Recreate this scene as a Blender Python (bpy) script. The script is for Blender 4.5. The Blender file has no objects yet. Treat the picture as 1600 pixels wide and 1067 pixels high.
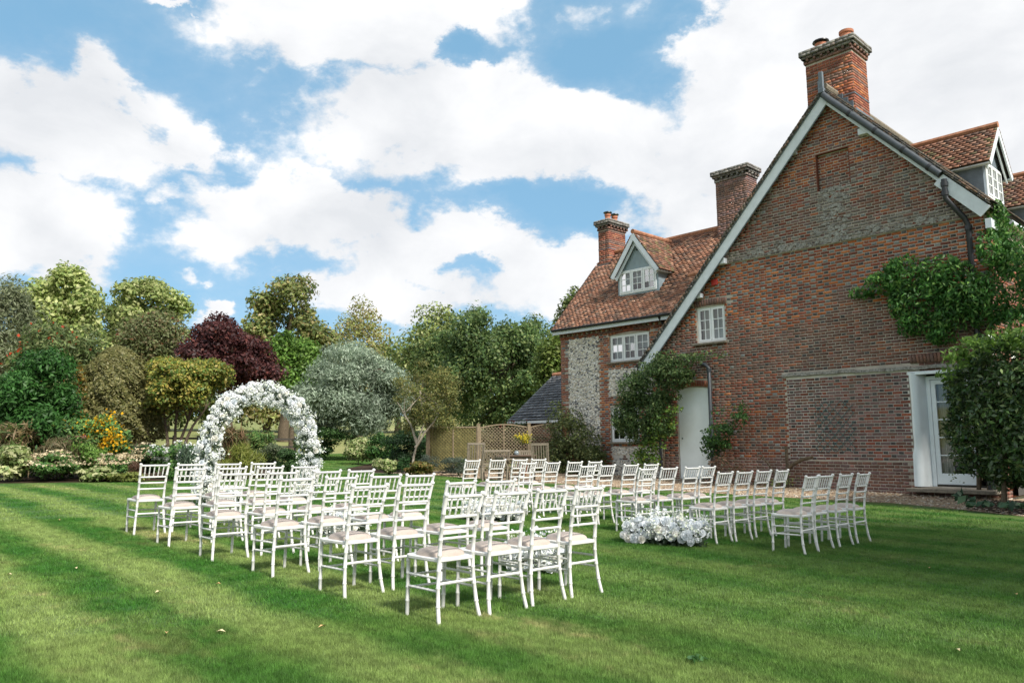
import bpy, bmesh, math, random
import numpy as np
from mathutils import Vector, Matrix, noise
from mathutils.geometry import tessellate_polygon

S = bpy.context.scene
COL = S.collection
rng = np.random.default_rng(7)
random.seed(7)

# ------------------------------------------------------------------ camera
CAM_F, CAM_YAW, CAM_PITCH, CAM_ROLL, CAM_H = 1209.44, math.radians(136.373), math.radians(7.3167), math.radians(-.526), 1.333
_f = np.array([math.cos(CAM_YAW)*math.cos(CAM_PITCH), math.sin(CAM_YAW)*math.cos(CAM_PITCH), math.sin(CAM_PITCH)])
_r = np.array([math.sin(CAM_YAW), -math.cos(CAM_YAW), 0.0]); _u = np.cross(_r, _f)
CR = math.cos(CAM_ROLL)*_r + math.sin(CAM_ROLL)*_u
CU = -math.sin(CAM_ROLL)*_r + math.cos(CAM_ROLL)*_u
CF = _f
cam = bpy.data.cameras.new('camera'); cam.sensor_width = 36; cam.lens = CAM_F/1600*36
cam.clip_start = .05; cam.clip_end = 3000
co = bpy.data.objects.new('camera', cam); COL.objects.link(co)
co.matrix_world = Matrix(((CR[0], CU[0], -CF[0], 0), (CR[1], CU[1], -CF[1], 0), (CR[2], CU[2], -CF[2], CAM_H), (0, 0, 0, 1)))
S.camera = co
cam.dof.use_dof = False

def ray(px, py):                       # viewing direction of a measured point of the photograph
    return (px-800)*CR - (py-533.5)*CU + CAM_F*CF
def onY(px, py, Y):
    d = ray(px, py); return d*(Y/d[1]) + np.array([0, 0, CAM_H])
def onX(px, py, X):
    d = ray(px, py); return d*(X/d[0]) + np.array([0, 0, CAM_H])
def atD(px, py, D):                    # at horizontal distance D
    d = ray(px, py); return d*(D/math.hypot(d[0], d[1])) + np.array([0, 0, CAM_H])

# ------------------------------------------------------------------ world, sun, exposure
SUN_AZ, SUN_EL = math.radians(-3), math.radians(44)      # direction towards the sun
W = bpy.data.worlds.new('World'); S.world = W; W.use_nodes = True
wn, wl = W.node_tree.nodes, W.node_tree.links
for n in list(wn): wn.remove(n)
def N(t, **k):
    n = wn.new(t)
    for a_, v in k.items(): setattr(n, a_, v)
    return n
def M(op, a_, b_=None, c_=None):
    n = N('ShaderNodeMath', operation=op)
    for i, v in enumerate((a_, b_, c_)):
        if v is None: continue
        if isinstance(v, (int, float)): n.inputs[i].default_value = v
        else: wl.new(v, n.inputs[i])
    return n.outputs[0]
sky = N('ShaderNodeTexSky', sky_type='NISHITA'); sky.sun_disc = False
sky.sun_elevation = SUN_EL; sky.sun_rotation = math.atan2(math.cos(SUN_AZ), math.sin(SUN_AZ))
sky.air_density = 1.0; sky.dust_density = .6; sky.ozone_density = 1.6
tc = N('ShaderNodeTexCoord'); sep = N('ShaderNodeSeparateXYZ'); wl.new(tc.outputs['Generated'], sep.inputs[0])
cy, sy = math.cos(CAM_YAW), math.sin(CAM_YAW)
fx = M('ADD', M('MULTIPLY', sep.outputs[0], cy), M('MULTIPLY', sep.outputs[1], sy))
rx = M('ADD', M('MULTIPLY', sep.outputs[0], sy), M('MULTIPLY', sep.outputs[1], -cy))
az0_ = M('ARCTAN2', rx, fx); el0_ = M('ARCSINE', sep.outputs[2])
az = el = None
def azel(px, py):
    d = ray(px, py); d = d/np.linalg.norm(d)
    return math.atan2(d[0]*sy - d[1]*cy, d[0]*cy + d[1]*sy), math.asin(d[2])
# clouds: x, y, half width, half height (measured), weight
CLOUDS = [(110, 200, 150, 75, 1.0), (140, 125, 60, 55, .8), (270, 235, 80, 32, .8), (20, 180, 70, 60, .7),
          (30, 360, 110, 85, 1.0), (120, 330, 70, 50, .5), (70, 420, 90, 40, .7),
          (560, 40, 190, 70, 1.0), (430, 30, 70, 50, .6), (680, 30, 130, 60, .8), (620, 110, 120, 60, .5),
          (700, 180, 190, 95, 1.1), (560, 210, 90, 50, .6), (850, 200, 200, 95, 1.0), (680, 260, 110, 35, .5),
          (420, 350, 120, 60, 1.0), (540, 330, 110, 50, 1.0), (640, 400, 160, 60, .9), (780, 370, 120, 50, 1.0), (850, 420, 120, 55, 1.0),
          (600, 460, 140, 40, 1.0), (740, 470, 160, 30, .7), (1000, 260, 170, 70, .9), (1080, 330, 150, 60, .9),
          (1350, 180, 320, 260, 1.6), (1200, 30, 120, 90, .8), (1100, 150, 90, 60, .35), (900, 30, 50, 40, .5), (1010, 60, 40, 60, .3),
          (275, 300, 55, 16, .55), (300, 432, 26, 16, .6), (322, 490, 32, 20, .9), (970, 430, 120, 60, .6), (265, 3, 40, 8, .6),
          (860, 325, 100, 34, -.85), (715, 88, 26, 26, -.55), (745, 72, 26, 20, -.5), (950, 95, 80, 46, -.6), (1060, 30, 40, 40, -.6), (740, 420, 34, 14, -.55), (665, 457, 26, 9, -.5)]
def noise_tex(scale, detail=7, rough=.55, vec=None, stretch=None, dist=0.0, out='Fac'):
    n = N('ShaderNodeTexNoise'); n.inputs['Scale'].default_value = scale; n.inputs['Detail'].default_value = detail
    n.inputs['Roughness'].default_value = rough; n.inputs['Distortion'].default_value = dist
    mp = N('ShaderNodeMapping'); mp.inputs['Scale'].default_value = stretch or (1, 1, 1.6)
    wl.new(tc.outputs['Generated'], mp.inputs[0]); wl.new(mp.outputs[0], n.inputs['Vector']); return n.outputs[out]
wc = N('ShaderNodeSeparateColor'); wl.new(noise_tex(9.0, 8, .62, out='Color'), wc.inputs[0])      # ragged outlines
az = M('ADD', az0_, M('MULTIPLY', M('SUBTRACT', wc.outputs[0], .5), .17)); el = M('ADD', el0_, M('MULTIPLY', M('SUBTRACT', wc.outputs[1], .5), .11))
acc = neg = None
for (px, py, hw, hh, w) in CLOUDS:
    a0, e0 = azel(px, py); a1, _ = azel(px+hw, py); _, e1 = azel(px, py-hh)
    sa, se = abs(a1-a0)*.95, abs(e1-e0)*.95
    q = M('ADD', M('POWER', M('ABSOLUTE', M('MULTIPLY', M('SUBTRACT', az, a0), 1/sa)), 2.6), M('POWER', M('ABSOLUTE', M('MULTIPLY', M('SUBTRACT', el, e0), 1/se)), 2.6))
    g = M('MULTIPLY', M('EXPONENT', M('MULTIPLY', q, -.55)), w)
    if w < 0: neg = g if neg is None else M('ADD', neg, g)
    else: acc = g if acc is None else M('MAXIMUM', acc, g)
acc = M('ADD', acc, neg)
# outside the part of the sky that was measured the same broken cloud goes on
edge = M('MAXIMUM', M('MULTIPLY', M('ABSOLUTE', az0_), 1/.72), M('MULTIPLY', el0_, 1/.80))
e_n = N('ShaderNodeMapRange', interpolation_type='SMOOTHSTEP'); wl.new(edge, e_n.inputs[0]); e_n.inputs[1].default_value = .9; e_n.inputs[2].default_value = 1.25
far = noise_tex(1.9, 4, .5)
acc2 = N('ShaderNodeMix', data_type='FLOAT'); wl.new(e_n.outputs[0], acc2.inputs[0]); wl.new(acc, acc2.inputs[2])
wl.new(M('MULTIPLY', M('SUBTRACT', far, .36), 4.2), acc2.inputs[3])
big = noise_tex(6.5, 10, .58, dist=.25); fine = noise_tex(22, 8, .6)
dens = M('ADD', acc2.outputs[0], M('ADD', M('MULTIPLY', M('SUBTRACT', big, .5), 1.5), M('MULTIPLY', M('SUBTRACT', fine, .5), .7)))
cov = N('ShaderNodeMapRange', interpolation_type='SMOOTHSTEP'); wl.new(dens, cov.inputs[0]); cov.inputs[1].default_value = .30; cov.inputs[2].default_value = .70
wisp = N('ShaderNodeMapRange', interpolation_type='SMOOTHSTEP'); wl.new(dens, wisp.inputs[0]); wisp.inputs[1].default_value = -.15; wisp.inputs[2].default_value = .9
covf = M('MINIMUM', M('ADD', M('MULTIPLY', cov.outputs[0], .93), M('MULTIPLY', wisp.outputs[0], .22)), 1.0)
shade = N('ShaderNodeMapRange'); wl.new(M('ADD', M('MULTIPLY', big, 1.0), M('MULTIPLY', noise_tex(3.2, 5, .5), .9)), shade.inputs[0])
shade.inputs[1].default_value = .72; shade.inputs[2].default_value = 1.15
ccol = N('ShaderNodeMix', data_type='RGBA'); wl.new(shade.outputs[0], ccol.inputs[0])
CLOUD_K = 5.6
ccol.inputs[6].default_value = (.66*CLOUD_K, .68*CLOUD_K, .71*CLOUD_K, 1); ccol.inputs[7].default_value = (.87*CLOUD_K, .875*CLOUD_K, .885*CLOUD_K, 1)
tint = N('ShaderNodeMix', data_type='RGBA'); tint.inputs[0].default_value = .75        # thin high haze evens the blue out
wl.new(sky.outputs[0], tint.inputs[6]); tint.inputs[7].default_value = (1.08, 2.3, 3.3, 1)
mix = N('ShaderNodeMix', data_type='RGBA'); wl.new(covf, mix.inputs[0]); wl.new(tint.outputs[2], mix.inputs[6]); wl.new(ccol.outputs[2], mix.inputs[7])
bg = N('ShaderNodeBackground'); bg.inputs[1].default_value = .1; wl.new(mix.outputs[2], bg.inputs[0])
wo = N('ShaderNodeOutputWorld'); wl.new(bg.outputs[0], wo.inputs[0])
W.cycles.sampling_method = 'MANUAL'; W.cycles.sample_map_resolution = 512

sl = bpy.data.lights.new('sun', 'SUN'); sl.energy = 2.9; sl.angle = math.radians(10); sl.color = (1, .95, .87)
so = bpy.data.objects.new('sun', sl); COL.objects.link(so)
sd = Vector((math.cos(SUN_AZ)*math.cos(SUN_EL), math.sin(SUN_AZ)*math.cos(SUN_EL), math.sin(SUN_EL)))
so.rotation_euler = sd.to_track_quat('Z', 'Y').to_euler(); so.location = sd*60
S.view_settings.view_transform = 'Standard'; S.view_settings.look = 'None'; S.view_settings.gamma = 1
S.view_settings.use_curve_mapping = False; S.view_settings.exposure = 1.12
S.cycles.max_bounces = 8; S.cycles.diffuse_bounces = 5; S.cycles.transparent_max_bounces = 12; S.cycles.glossy_bounces = 3
S.cycles.transmission_bounces = 4; S.cycles.use_denoising = True; S.cycles.sample_clamp_indirect = 6

# ------------------------------------------------------------------ helpers
def sstep(a_, b_, x):
    t = np.clip((x-a_)/(b_-a_), 0, 1); return t*t*(3-2*t)
GA, GB = -.01954, -.01262
def G(x, y):                            # height of the ground
    x = np.asarray(x, float); y = np.asarray(y, float)
    xc = np.clip(x, -60, 25); yc = np.clip(y, -25, 70)
    z = GA*xc + GB*yc
    z = z + .12*sstep(17.8, 19.5, y)*sstep(-22, -17, x)*(1-sstep(10, 20, x))*(1-sstep(30, 40, y))
    r = np.hypot(x, y)
    return z + .045*np.clip(r-52, 0, 1e9)*sstep(50, 90, r)*(1-.35*sstep(250, 600, r))

def tag(o, label=None, cat=None, group=None, kind=None):
    if label: o['label'] = label
    if cat: o['category'] = cat
    if group: o['group'] = group
    if kind: o['kind'] = kind
    return o
LOC = {}
def link(o, parent=None, loc=(0, 0, 0)):
    COL.objects.link(o)
    if parent is not None: o.parent = parent
    return o
def thing(name, label, cat, loc=(0, 0, 0), rz=0, group=None):
    o = bpy.data.objects.new(name, None); COL.objects.link(o); o.empty_display_size = .2
    o.location = loc; o.rotation_euler = (0, 0, rz); tag(o, label, cat, group)
    LOC[o.name] = Vector(loc)
    return o
def origin(parent):                      # world origin of a parent placed without rotation
    return np.array(LOC.get(parent.name, Vector((0, 0, 0)))) if parent is not None else np.zeros(3)

def mesh_np(name, V, F, mat, parent=None, col=None, smooth=False, world=True, loc=None):
    """V (n,3), F (m,k) with constant k; coordinates are world ones and are moved to the parent's origin"""
    V = np.asarray(V, np.float32)
    if world: V = V - origin(parent).astype(np.float32)
    me = bpy.data.meshes.new(name); F = np.asarray(F, np.int32); m, k = F.shape
    me.vertices.add(len(V)); me.vertices.foreach_set('co', V.ravel())
    me.loops.add(m*k); me.loops.foreach_set('vertex_index', F.ravel())
    me.polygons.add(m); me.polygons.foreach_set('loop_start', np.arange(0, m*k, k, dtype=np.int32))
    if smooth: me.polygons.foreach_set('use_smooth', np.ones(m, bool))
    if col is not None:
        at = me.color_attributes.new('col', 'FLOAT_COLOR', 'POINT')
        c4 = np.ones((len(V), 4), np.float32); c4[:, :3] = col; at.data.foreach_set('color', c4.ravel())
    me.update(); me.validate()
    me.materials.append(mat)
    o = bpy.data.objects.new(name, me); link(o, parent)
    if loc is not None: o.location = loc
    elif world: LOC[o.name] = Vector(origin(parent))
    return o

class MB:                                # small collector of mixed shapes
    def __init__(s): s.v = []; s.f = []; s.c = []; s.cur = (.5, .5, .5)
    def add(s, V, F):
        b = len(s.v); s.v += [tuple(map(float, p)) for p in V]; s.f += [tuple(i+b for i in f) for f in F]; s.c += [s.cur]*len(V); return s
    def obox(s, c, hu, hv, hw):          # centre and three half vectors
        c, hu, hv, hw = map(np.array, (c, hu, hv, hw)); V = [c+i*hu+j*hv+k*hw for k in (-1, 1) for j in (-1, 1) for i in (-1, 1)]
        F = [(0, 2, 3, 1), (4, 5, 7, 6), (0, 1, 5, 4), (2, 6, 7, 3), (0, 4, 6, 2), (1, 3, 7, 5)]
        return s.add(V, F)
    def box(s, a_, b_):
        a_, b_ = np.array(a_, float), np.array(b_, float); c = (a_+b_)/2; h = (b_-a_)/2
        return s.obox(c, (h[0], 0, 0), (0, h[1], 0), (0, 0, h[2]))
    def bar(s, p, q, w, t, up=(0, 0, 1)):  # rectangular bar from p to q, w across, t along up
        p, q = np.array(p, float), np.array(q, float); d = q-p; L = np.linalg.norm(d); d = d/L
        up = np.array(up, float); sx = np.cross(d, up); sx /= np.linalg.norm(sx); uz = np.cross(sx, d)
        return s.obox((p+q)/2, d*L/2, sx*w/2, uz*t/2)
    def tube(s, P, R, n=8, cap=True):
        P = [np.array(p, float) for p in P]
        if isinstance(R, (int, float)): R = [R]*len(P)
        V = []; ref = None
        for i, p in enumerate(P):
            d = (P[min(i+1, len(P)-1)]-P[max(i-1, 0)]); d = d/(np.linalg.norm(d)+1e-9)
            if ref is None: ref = np.array([1, 0, 0]) if abs(d[0]) < .8 else np.array([0, 1, 0])
            a1 = ref - d*(ref@d); a1 /= np.linalg.norm(a1); b1 = np.cross(d, a1); ref = a1
            for k in range(n):
                t = 2*math.pi*k/n; V.append(p + R[i]*(math.cos(t)*a1 + math.sin(t)*b1))
        F = [(i*n+k, i*n+(k+1) % n, (i+1)*n+(k+1) % n, (i+1)*n+k) for i in range(len(P)-1) for k in range(n)]
        if cap: F += [tuple(range(n))[::-1], tuple((len(P)-1)*n+k for k in range(n))]
        return s.add(V, F)
    def prism(s, poly, ax, lo, hi):      # poly in the other two axes, extruded along axis ax
        n = len(poly)
        def P(p, t):
            if ax == 1: return (p[0], t, p[1])
            if ax == 0: return (t, p[0], p[1])
            return (p[0], p[1], t)
        V = [P(p, lo) for p in poly]+[P(p, hi) for p in poly]
        F = [tuple(range(n)), tuple(range(n, 2*n))[::-1]]+[(i, i+n, (i+1) % n+n, (i+1) % n) for i in range(n)]
        return s.add(V, F)
    def build(s, name, mat, parent=None, smooth=False, world=True, colors=False, bevel=0, loc=None):
        me = bpy.data.meshes.new(name); o_ = origin(parent) if world else np.zeros(3)
        me.from_pydata([(p[0]-o_[0], p[1]-o_[1], p[2]-o_[2]) for p in s.v], [], s.f)
        if colors:
            at = me.color_attributes.new('col', 'FLOAT_COLOR', 'POINT')
            at.data.foreach_set('color', np.array([(*c, 1) for c in s.c], np.float32).ravel())
        bm = bmesh.new(); bm.from_mesh(me); bmesh.ops.recalc_face_normals(bm, faces=bm.faces)
        if bevel: bmesh.ops.bevel(bm, geom=list(bm.edges), offset=bevel, segments=1, affect='EDGES', clamp_overlap=True)
        bm.to_mesh(me); bm.free()
        if smooth:
            me.polygons.foreach_set('use_smooth', np.ones(len(me.polygons), bool))
            me.set_sharp_from_angle(angle=math.radians(50))
        me.materials.append(mat)
        o = bpy.data.objects.new(name, me); link(o, parent)
        if loc is not None: o.location = loc
        elif world: LOC[o.name] = Vector(origin(parent))
        return o

def boxes(C, A, B, D, col):              # many oriented boxes: centres and half vectors, arrays (n,3)
    C, A, B, D = (np.broadcast_to(np.asarray(x, float), (len(C), 3)) for x in (C, A, B, D)); n = len(C)
    V = np.stack([C+i*A+j*B+k*D for k in (-1, 1) for j in (-1, 1) for i in (-1, 1)], 1).reshape(-1, 3)
    f = np.array([(0, 2, 3, 1), (4, 5, 7, 6), (0, 1, 5, 4), (2, 6, 7, 3), (0, 4, 6, 2), (1, 3, 7, 5)])
    F = (np.arange(n)[:, None, None]*8+f[None]).reshape(-1, 4)
    return V, F, np.repeat(np.asarray(col), 8, 0)

# ------------------------------------------------------------------ materials
def mat(name, col=(.5, .5, .5), rough=.6, metal=0, attr=False, nscale=0, namt=.2, bump=0, bscale=60, spec=.5, trans=0, stain=None, gen=None):
    m = bpy.data.materials.new(name); m.use_nodes = True; nt = m.node_tree; b = nt.nodes['Principled BSDF']
    b.inputs['Roughness'].default_value = rough; b.inputs['Metallic'].default_value = metal; b.inputs['Specular IOR Level'].default_value = spec
    geo = nt.nodes.new('ShaderNodeTexCoord')
    if attr:
        a_ = nt.nodes.new('ShaderNodeAttribute'); a_.attribute_name = 'col'; c = a_.outputs['Color']
    else:
        r = nt.nodes.new('ShaderNodeRGB'); r.outputs[0].default_value = (*col, 1); c = r.outputs[0]
    if nscale:
        n = nt.nodes.new('ShaderNodeTexNoise'); n.inputs['Scale'].default_value = nscale; n.inputs['Detail'].default_value = 5; n.inputs['Roughness'].default_value = .65
        nt.links.new(geo.outputs['Object'], n.inputs['Vector'])
        mr = nt.nodes.new('ShaderNodeMapRange'); mr.inputs[1].default_value = .3; mr.inputs[2].default_value = .7; mr.inputs[3].default_value = 1-namt; mr.inputs[4].default_value = 1+namt
        nt.links.new(n.outputs[0], mr.inputs[0])
        mx = nt.nodes.new('ShaderNodeVectorMath'); mx.operation = 'SCALE'; nt.links.new(c, mx.inputs[0]); nt.links.new(mr.outputs[0], mx.inputs['Scale']); c = mx.outputs[0]
    if stain:
        scol, sscale, lo, hi = stain
        n = nt.nodes.new('ShaderNodeTexNoise'); n.inputs['Scale'].default_value = sscale; n.inputs['Detail'].default_value = 7; n.inputs['Roughness'].default_value = .7
        nt.links.new(geo.outputs['Object'], n.inputs['Vector'])
        mr = nt.nodes.new('ShaderNodeMapRange'); mr.inputs[1].default_value = lo; mr.inputs[2].default_value = hi; nt.links.new(n.outputs[0], mr.inputs[0])
        mx = nt.nodes.new('ShaderNodeMix'); mx.data_type = 'RGBA'; nt.links.new(mr.outputs[0], mx.inputs[0]); nt.links.new(c, mx.inputs[6]); mx.inputs[7].default_value = (*scol, 1); c = mx.outputs[2]
    nt.links.new(c, b.inputs['Base Color'])
    if bump:
        n = nt.nodes.new('ShaderNodeTexNoise'); n.inputs['Scale'].default_value = bscale; n.inputs['Detail'].default_value = 4
        nt.links.new(geo.outputs['Object'], n.inputs['Vector'])
        bp = nt.nodes.new('ShaderNodeBump'); bp.inputs['Strength'].default_value = bump; bp.inputs['Distance'].default_value = .01
        nt.links.new(n.outputs[0], bp.inputs['Height']); nt.links.new(bp.outputs[0], b.inputs['Normal'])
    if trans:
        out = nt.nodes['Material Output']; tr = nt.nodes.new('ShaderNodeBsdfTranslucent'); nt.links.new(c, tr.inputs[0])
        mx = nt.nodes.new('ShaderNodeMixShader'); mx.inputs[0].default_value = trans; nt.links.new(b.outputs[0], mx.inputs[1]); nt.links.new(tr.outputs[0], mx.inputs[2]); nt.links.new(mx.outputs[0], out.inputs[0])
    return m
MT = {
 'brick': mat('brick_clay', attr=True, rough=.9, nscale=38, namt=.35, bump=.5, bscale=90, spec=.2, stain=((.20, .19, .17), 2.4, .62, .82)),
 'mortar': mat('lime_mortar', (.45, .40, .34), .95, nscale=3, namt=.25, bump=.6, bscale=40, spec=.1, stain=((.24, .21, .17), 1.1, .5, .75)),
 'mortar_pale': mat('pale_mortar', (.58, .55, .50), .95, nscale=5, namt=.2, bump=.5, bscale=40, spec=.1),
 'render_grey': mat('lichened_render', (.30, .29, .27), .95, nscale=26, namt=.6, bump=.9, bscale=35, spec=.1, stain=((.17, .15, .13), 8, .5, .66)),
 'white': mat('white_gloss_paint', (.83, .85, .86), .35, nscale=4, namt=.04),
 'fascia': mat('painted_bargeboard', (.66, .71, .76), .5, nscale=7, namt=.08, stain=((.25, .27, .25), 5, .66, .9)),
 'door_white': mat('painted_door', (.80, .86, .89), .45, nscale=3, namt=.05),
 'chair': mat('limewashed_wood', (.74, .73, .71), .42, nscale=30, namt=.05),
 'cushion_': mat('beige_velvet', (.55, .44, .39), .85, nscale=8, namt=.08, bump=.15, bscale=200, spec=.2),
 'lead': mat('lead_sheet', (.13, .16, .19), .55, nscale=6, namt=.25, spec=.5),
 'dormer_face': mat('pale_lead', (.27, .34, .38), .55, nscale=5, namt=.12, spec=.5),
 'black_pipe': mat('black_iron', (.018, .02, .024), .38, nscale=9, namt=.2),
 'grey_pipe': mat('grey_iron', (.05, .06, .07), .4, nscale=9, namt=.2),
 'tile': mat('clay_tile', attr=True, rough=.85, nscale=20, namt=.35, bump=.5, bscale=70, spec=.25, stain=((.20, .15, .06), 2.5, .66, .82)),
 'ridge': mat('ridge_clay', (.36, .17, .10), .85, nscale=8, namt=.4, bump=.3, spec=.2),
 'slate': mat('slate', attr=True, rough=.55, nscale=15, namt=.3, bump=.3, bscale=50, spec=.4),
 'under': mat('roof_underlay', (.05, .04, .035), .9, nscale=5, namt=.3),
 'flint': mat('flint', attr=True, rough=.6, nscale=40, namt=.35, bump=.5, bscale=120, spec=.4),
 'pot': mat('terracotta', (.42, .17, .10), .8, nscale=10, namt=.3, bump=.3, spec=.2),
 'sill': mat('sill_stone', (.22, .19, .15), .9, nscale=14, namt=.4, bump=.4, spec=.2),
 'curtain': mat('curtain_linen', (.55, .52, .46), .9, nscale=5, namt=.15),
 'blind': mat('blind_cloth', (.45, .52, .55), .9, nscale=3, namt=.1),
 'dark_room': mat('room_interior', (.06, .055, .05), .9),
 'leaf': mat('leaf', attr=True, rough=.5, spec=.3, trans=.4),
 'leaf_gloss': mat('glossy_leaf', attr=True, rough=.28, spec=.5, trans=.15),
 'petal': mat('silk_petal', attr=True, rough=.7, spec=.2, trans=.3),
 'bark': mat('bark', (.11, .085, .06), .9, nscale=14, namt=.5, bump=.8, bscale=30, spec=.1),
 'pale_bark': mat('pale_bark', (.36, .31, .25), .9, nscale=14, namt=.5, bump=.6, bscale=30, spec=.1),
 'teak': mat('weathered_teak', (.20, .17, .13), .8, nscale=18, namt=.3, bump=.3, spec=.2),
 'post': mat('fence_wood', (.25, .20, .135), .85, nscale=14, namt=.35, bump=.4, spec=.15),
 'dark_wood': mat('rail_wood', (.045, .04, .032), .85, nscale=10, namt=.35),
 'wire': mat('green_wire', (.05, .13, .13), .5),
 'red_box': mat('red_plastic', (.42, .03, .02), .5),
 'soil': mat('garden_soil', (.055, .038, .026), .95, nscale=6, namt=.5, bump=1, bscale=25, spec=.1),
 'mirror': mat('glass_bowl', (.22, .26, .28), .15),
}
def vary(m, amt):                              # each copy a touch lighter or darker
    nt = m.node_tree; b = nt.nodes['Principled BSDF']; src = b.inputs['Base Color'].links[0].from_socket
    oi = nt.nodes.new('ShaderNodeObjectInfo'); mr = nt.nodes.new('ShaderNodeMapRange'); mr.inputs[3].default_value = 1-amt; mr.inputs[4].default_value = 1+amt; nt.links.new(oi.outputs['Random'], mr.inputs[0])
    v = nt.nodes.new('ShaderNodeVectorMath'); v.operation = 'SCALE'; nt.links.new(src, v.inputs[0]); nt.links.new(mr.outputs[0], v.inputs['Scale']); nt.links.new(v.outputs[0], b.inputs['Base Color']); return m
MT['cushion'] = vary(mat('beige_velvet', (.47, .395, .345), .9, nscale=9, namt=.14, bump=.5, bscale=28, spec=.15), .09)
MT['chair'] = vary(mat('limewashed_wood', (.68, .67, .645), .5, nscale=24, namt=.07, bump=.15, bscale=120, stain=((.52, .47, .40), 16, .64, .9)), .04)
def glass_mat():
    m = bpy.data.materials.new('window_glass'); m.use_nodes = True; nt = m.node_tree; nt.nodes.clear()
    o = nt.nodes.new('ShaderNodeOutputMaterial'); t = nt.nodes.new('ShaderNodeBsdfTransparent'); t.inputs[0].default_value = (.75, .8, .8, 1)
    g = nt.nodes.new('ShaderNodeBsdfGlossy'); g.inputs['Roughness'].default_value = .03; f = nt.nodes.new('ShaderNodeFresnel'); f.inputs[0].default_value = 1.6
    a_ = nt.nodes.new('ShaderNodeMath'); a_.operation = 'MULTIPLY_ADD'; nt.links.new(f.outputs[0], a_.inputs[0]); a_.inputs[1].default_value = 1.3; a_.inputs[2].default_value = .05; a_.use_clamp = True
    mx = nt.nodes.new('ShaderNodeMixShader'); nt.links.new(a_.outputs[0], mx.inputs[0]); nt.links.new(t.outputs[0], mx.inputs[1]); nt.links.new(g.outputs[0], mx.inputs[2]); nt.links.new(mx.outputs[0], o.inputs[0])
    return m
MT['glass'] = glass_mat()

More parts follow.
